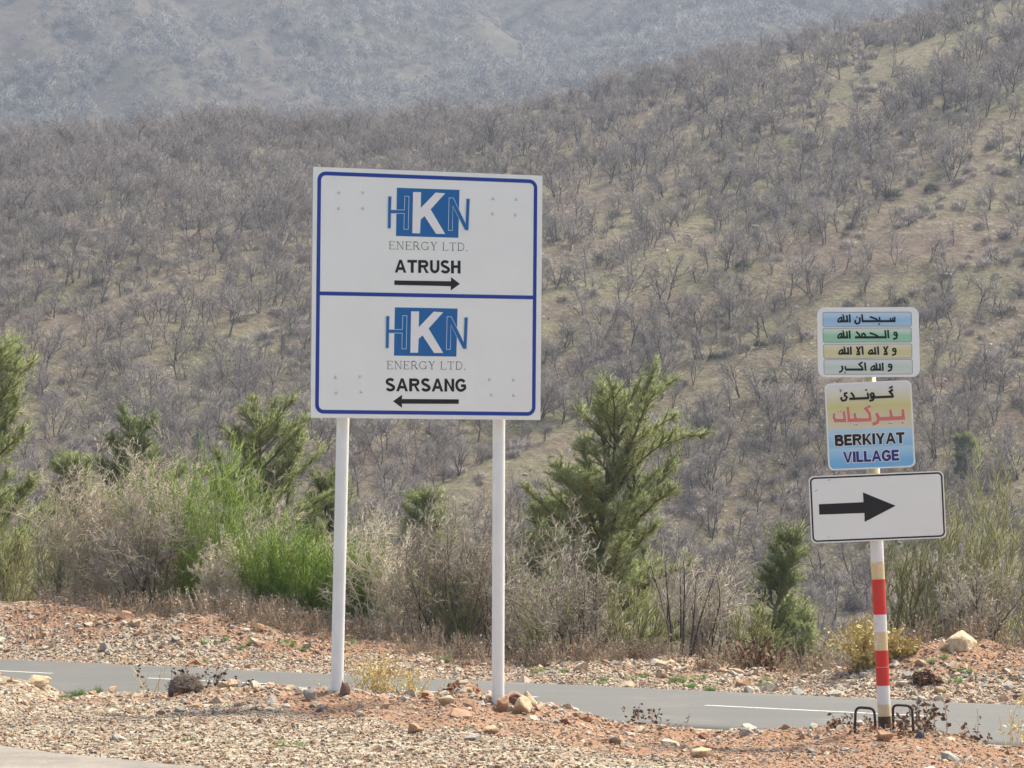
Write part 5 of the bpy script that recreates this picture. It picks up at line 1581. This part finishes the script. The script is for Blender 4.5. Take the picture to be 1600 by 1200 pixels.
def waw(cx, cy):
    return [(22, [(cx + 20, cy - 22), (cx - 12, cy - 22), (cx - 18, cy + 8), (cx + 2, cy + 20), (cx + 22, cy + 12)]), (25, [(cx + 16, cy - 24), (cx + 28, cy + 15), (cx + 18, cy + 60), (cx - 30, cy + 78)])]
lines = [
    allah(0, 0) + [(27, [(626, 232), (622, 270), (645, 288), (680, 280), (695, 245), (690, 195)]), ('dot', 648, 192, 13), (26, [(722, 150), (735, 266)]), (33, [(728, 252), (1216, 252)]),
                   (27, [(838, 186), (880, 200), (935, 222), (962, 245)]), (24, [(980, 190), (988, 250)]), ('dot', 977, 294, 13), (22, [(1140, 205), (1145, 250)]), (22, [(1174, 202), (1178, 250)]), (24, [(1204, 188), (1206, 262)])],
    allah(0, 237) + [(27, [(640, 405), (682, 445), (692, 490)]), (33, [(622, 489), (1085, 489)]), (26, [(720, 480), (728, 440), (752, 430), (772, 455), (775, 485)]), (27, [(838, 424), (890, 440), (940, 462), (968, 485)]),
                     (27, [(1066, 385), (1076, 492)]), (27, [(1106, 380), (1116, 502)])] + waw(1214, 440),
    allah(18, 474) + [(26, [(645, 625), (668, 668), (690, 722)]), (24, [(706, 622), (676, 672), (656, 712)]), (30, [(642, 736), (702, 736)]), (27, [(730, 618), (742, 744)]),
                      (23, [(875, 668), (840, 690), (822, 722), (836, 736), (868, 732), (880, 700), (872, 664)]), (32, [(845, 727), (940, 727)]), (27, [(915, 632), (924, 730)]), (27, [(960, 622), (968, 744)]),
                      (26, [(1045, 625), (1068, 668), (1094, 722)]), (24, [(1108, 618), (1078, 672), (1058, 712)]), (30, [(1044, 736), (1106, 736)])] + waw(1198, 676),
    allah(490, 712) + [(27, [(770, 858), (782, 980)]), (25, [(736, 852), (684, 886), (726, 925), (738, 970)]), (33, [(480, 963), (752, 963)]), (24, [(478, 912), (488, 962)]), ('dot', 478, 1010, 12),
                       (27, [(428, 905), (444, 950), (428, 985), (390, 1006)])] + waw(1138, 908)]
for ln in lines:
    add('lettering', print_mesh('arabic_line', strokes(A1, s1, ln), MAT['letter_black'], 0.0022), pl1)

# plate with the village name
W2, H2 = 0.6811, 0.6804
m2 = panel_matrix(2.7971, 20.0, 2.207, 0.0038, 0.0112, -0.0434)
pl2 = under(pole, 'village_plate', plate('village_plate', rounded(-W2 / 2, -H2 / 2, W2 / 2, H2 / 2, 0.045), 0.004, [MAT['white_paint'], MAT['galvanised']]), m2)
pl2['label'] = 'village name plate fading from white and yellow to blue'
A2 = homography([(60, 75), (1155, 30), (1200, 1115), (120, 1165)], [(-W2 / 2, H2 / 2), (W2 / 2, H2 / 2), (W2 / 2, -H2 / 2), (-W2 / 2, -H2 / 2)])
s2 = W2 / 1090
add('colour_field', print_mesh('colour_field', [[rounded(-W2 / 2 + 0.012, -H2 / 2 + 0.012, W2 / 2 - 0.012, H2 / 2 - 0.012, 0.038)]],
    graded('village_print', [(0.0, (0.16, 0.44, 0.72)), (0.10, (0.19, 0.47, 0.74)), (0.24, (0.40, 0.62, 0.78)), (0.27, (0.24, 0.52, 0.75)), (0.40, (0.42, 0.62, 0.76)), (0.462, (0.44, 0.64, 0.76)), (0.468, (0.66, 0.62, 0.46)),
                             (0.62, (0.66, 0.60, 0.36)), (0.72, (0.63, 0.58, 0.24)), (0.84, (0.68, 0.66, 0.48)), (0.95, (0.72, 0.72, 0.69)), (1, (0.73, 0.73, 0.71))], 'Z', -H2 / 2, H2 / 2), 0.0010), pl2)
black_ar = [(24, [(922, 112), (878, 134)]), (28, [(924, 150), (884, 178), (910, 208), (926, 246)]), (30, [(640, 252), (930, 240)]), (24, [(690, 205), (660, 195), (640, 215), (655, 240), (685, 235)]),
            (26, [(676, 200), (692, 240), (672, 282), (628, 294)]), (24, [(604, 190), (618, 262)]), ('dot', 588, 157, 13), (30, [(376, 268), (622, 258)]), (26, [(396, 188), (430, 232), (436, 268)]),
            (24, [(352, 190), (318, 200), (316, 226), (346, 246), (330, 284), (292, 292), (272, 268), (280, 244)]), (8, [(256, 148), (266, 178), (277, 150)])]
red_ar = [(40, [(1046, 402), (1052, 528)]), (50, [(895, 515), (1074, 506)]), ('dot', 1042, 568, 15), (38, [(890, 408), (906, 515)]), ('dot', 877, 578, 12), ('dot', 906, 574, 12), (50, [(740, 520), (900, 515)]),
          (44, [(716, 448), (744, 512), (728, 566), (668, 588)]), (38, [(640, 356), (578, 392), (628, 446), (640, 536)]), (46, [(352, 538), (652, 530)]), (36, [(444, 450), (456, 538)]), ('dot', 443, 597, 12), ('dot', 474, 594, 12),
          (34, [(358, 372), (374, 558)]), (36, [(306, 430), (324, 556)]), (46, [(190, 540), (336, 540)]), (32, [(188, 455), (182, 500), (204, 552)]), ('dot', 238, 430, 12), ('dot', 268, 428, 12)]
def widen(items, k): return [(('dot', a[1], a[2], a[3] + k / 2) if a[0] == 'dot' else (a[0] + k, a[1])) for a in items]
add('lettering_halo', print_mesh('halo', strokes(A2, s2, widen(red_ar, 14)), MAT['letter_white'], 0.0020), pl2)
add('lettering', print_mesh('arabic_line', strokes(A2, s2, black_ar), MAT['letter_black'], 0.0034), pl2)
add('lettering', print_mesh('arabic_line', strokes(A2, s2, red_ar), MAT['letter_red'], 0.0034), pl2)
hv = lambda c: bold_glyph(c, 0.27)
for txt, a, b, cap, mt in (('BERKIYAT', (200, 860), (1070, 822), 139, 'letter_black'), ('VILLAGE', (305, 1067), (1000, 1037), 137, 'letter_navy')):
    pa_, pb_ = A2(a), A2(b)
    add('lettering_halo', print_mesh('halo', set_line(txt, hv, pa_, pb_, cap * s2, 0.055, 0.0055), MAT['letter_white'], 0.0020), pl2)
    add('lettering', print_mesh('name_line', set_line(txt, hv, pa_, pb_, cap * s2, 0.055), MAT[mt], 0.0034), pl2)

# plate with the arrow
W3, H3 = 1.0544, 0.5238
m3 = panel_matrix(2.8515, 20.0, 1.5684, -0.0053, 0.0215, -0.042)
pl3 = under(pole, 'arrow_plate', plate('arrow_plate', rounded(-W3 / 2, -H3 / 2, W3 / 2, H3 / 2, 0.04), 0.004, [MAT['white_paint'], MAT['galvanised']]), m3)
pl3['label'] = 'white plate with black border and black arrow pointing right'
A3 = homography([(40, 845), (690, 815), (703, 1140), (55, 1165)], [(-W3 / 2, H3 / 2), (W3 / 2, H3 / 2), (W3 / 2, -H3 / 2), (-W3 / 2, -H3 / 2)])
add('border_line', print_mesh('border_line', [ribbon(rounded(-W3 / 2 + 0.016, -H3 / 2 + 0.016, W3 / 2 - 0.016, H3 / 2 - 0.016, 0.032), 0.0125, True)], MAT['letter_black'], 0.0010), pl3)
add('arrow', print_mesh('arrow', [[[A3(p) for p in ((90, 978), (303, 968), (300, 921), (458, 985), (308, 1063), (307, 1020), (92, 1028))]]], MAT['letter_black'], 0.0010), pl3)
add('scuff_mark', print_mesh('scuff', [ribbon([A3(p) for p in ((72, 918), (78, 912), (84, 908))], 0.003), ribbon([A3(p) for p in ((132, 866), (146, 860))], 0.0025), ribbon([A3(p) for p in ((135, 1131), (138, 1137))], 0.003)], MAT['letter_grey'], 0.0010), pl3)
for plt, hh in ((pl1, H1), (pl2, H2), (pl3, H3)):          # clamps that hold each plate to the pole
    x_c = (m1 if plt is pl1 else m2 if plt is pl2 else m3).inverted() @ (Vector(pole_bot) + (Vector(pole_top) - Vector(pole_bot)) * 0.6)
    for sg in (-0.28, 0.28):
        zz = sg * hh
        V = [(x_c.x + dx, dy, zz + dz) for dx in (-0.06, 0.06) for dy in (0.0045, 0.05) for dz in (-0.02, 0.02)]
        add('clamp', mesh_from('clamp', V, [(0, 1, 3, 2), (4, 6, 7, 5), (0, 4, 5, 1), (2, 3, 7, 6), (0, 2, 6, 4), (1, 5, 7, 3)], [MAT['galvanised']]), plt)

# ------------------------------------------------------------------ rebar hoops beside the pole
def hoop(pts_px, Y, label):
    pts = [Vector(at(u, v, Y)) for u, v in pts_px]
    base = pts[0].copy()
    # round the corners
    cr = [pts[0]]
    for i in range(1, len(pts) - 1):
        a, b, c = pts[i - 1], pts[i], pts[i + 1]
        r_ = min(0.045, (b - a).length * 0.45, (c - b).length * 0.45)
        p0, p1 = b + (a - b).normalized() * r_, b + (c - b).normalized() * r_
        for k in range(6):
            t = k / 5; cr.append(p0 * (1 - t) ** 2 + b * 2 * t * (1 - t) + p1 * t * t)
    cr.append(pts[-1])
    n = 8; V, Fc = [], []
    for i, p in enumerate(cr):
        d = (cr[min(i + 1, len(cr) - 1)] - cr[max(i - 1, 0)]).normalized(); u_ = Vector((0, 1, 0)); w_ = d.cross(u_).normalized()
        for k in range(n):
            a = 2 * math.pi * k / n; V.append(tuple(p - base + (u_ * math.cos(a) + w_ * math.sin(a)) * 0.0105))
    for i in range(len(cr) - 1):
        for k in range(n):
            Fc.append((i * n + k, i * n + (k + 1) % n, (i + 1) * n + (k + 1) % n, (i + 1) * n + k))
    tag(add('rebar_hoop', mesh_from('rebar_hoop', V, Fc, [MAT['rebar']], True), None, tuple(base)), label, 'steel bar', 'bent steel hoops at the striped pole')
hoop([(1335, 1160), (1337, 1105), (1366, 1107), (1369, 1155)], 20.0, 'bent rusty steel bar hoop left of the striped pole foot')
hoop([(1396, 1150), (1395, 1101), (1425, 1103), (1428, 1158)], 20.0, 'bent rusty steel bar hoop right of the striped pole foot')

# ------------------------------------------------------------------ the air
def haze_box():
    x0, x1, y0, y1, z0, z1 = -1000, 1000, -60, 2200, -60, 520
    V = [(x, y, z) for x in (x0, x1) for y in (y0, y1) for z in (z0, z1)]
    Fc = [(0, 1, 3, 2), (4, 6, 7, 5), (0, 4, 5, 1), (2, 3, 7, 6), (0, 2, 6, 4), (1, 5, 7, 3)]
    m = bpy.data.materials.new('haze'); m.use_nodes = True; nt = m.node_tree; nt.nodes.clear()
    out = nt.nodes.new('ShaderNodeOutputMaterial'); pv = nt.nodes.new('ShaderNodeVolumePrincipled')
    pv.inputs['Color'].default_value = (0.70, 0.79, 1.0, 1); pv.inputs['Density'].default_value = 0.00026; pv.inputs['Anisotropy'].default_value = 0.25
    nt.links.new(pv.outputs[0], out.inputs['Volume'])
    tag(add('haze', mesh_from('haze', V, Fc, [m])), kind='stuff')
haze_box()
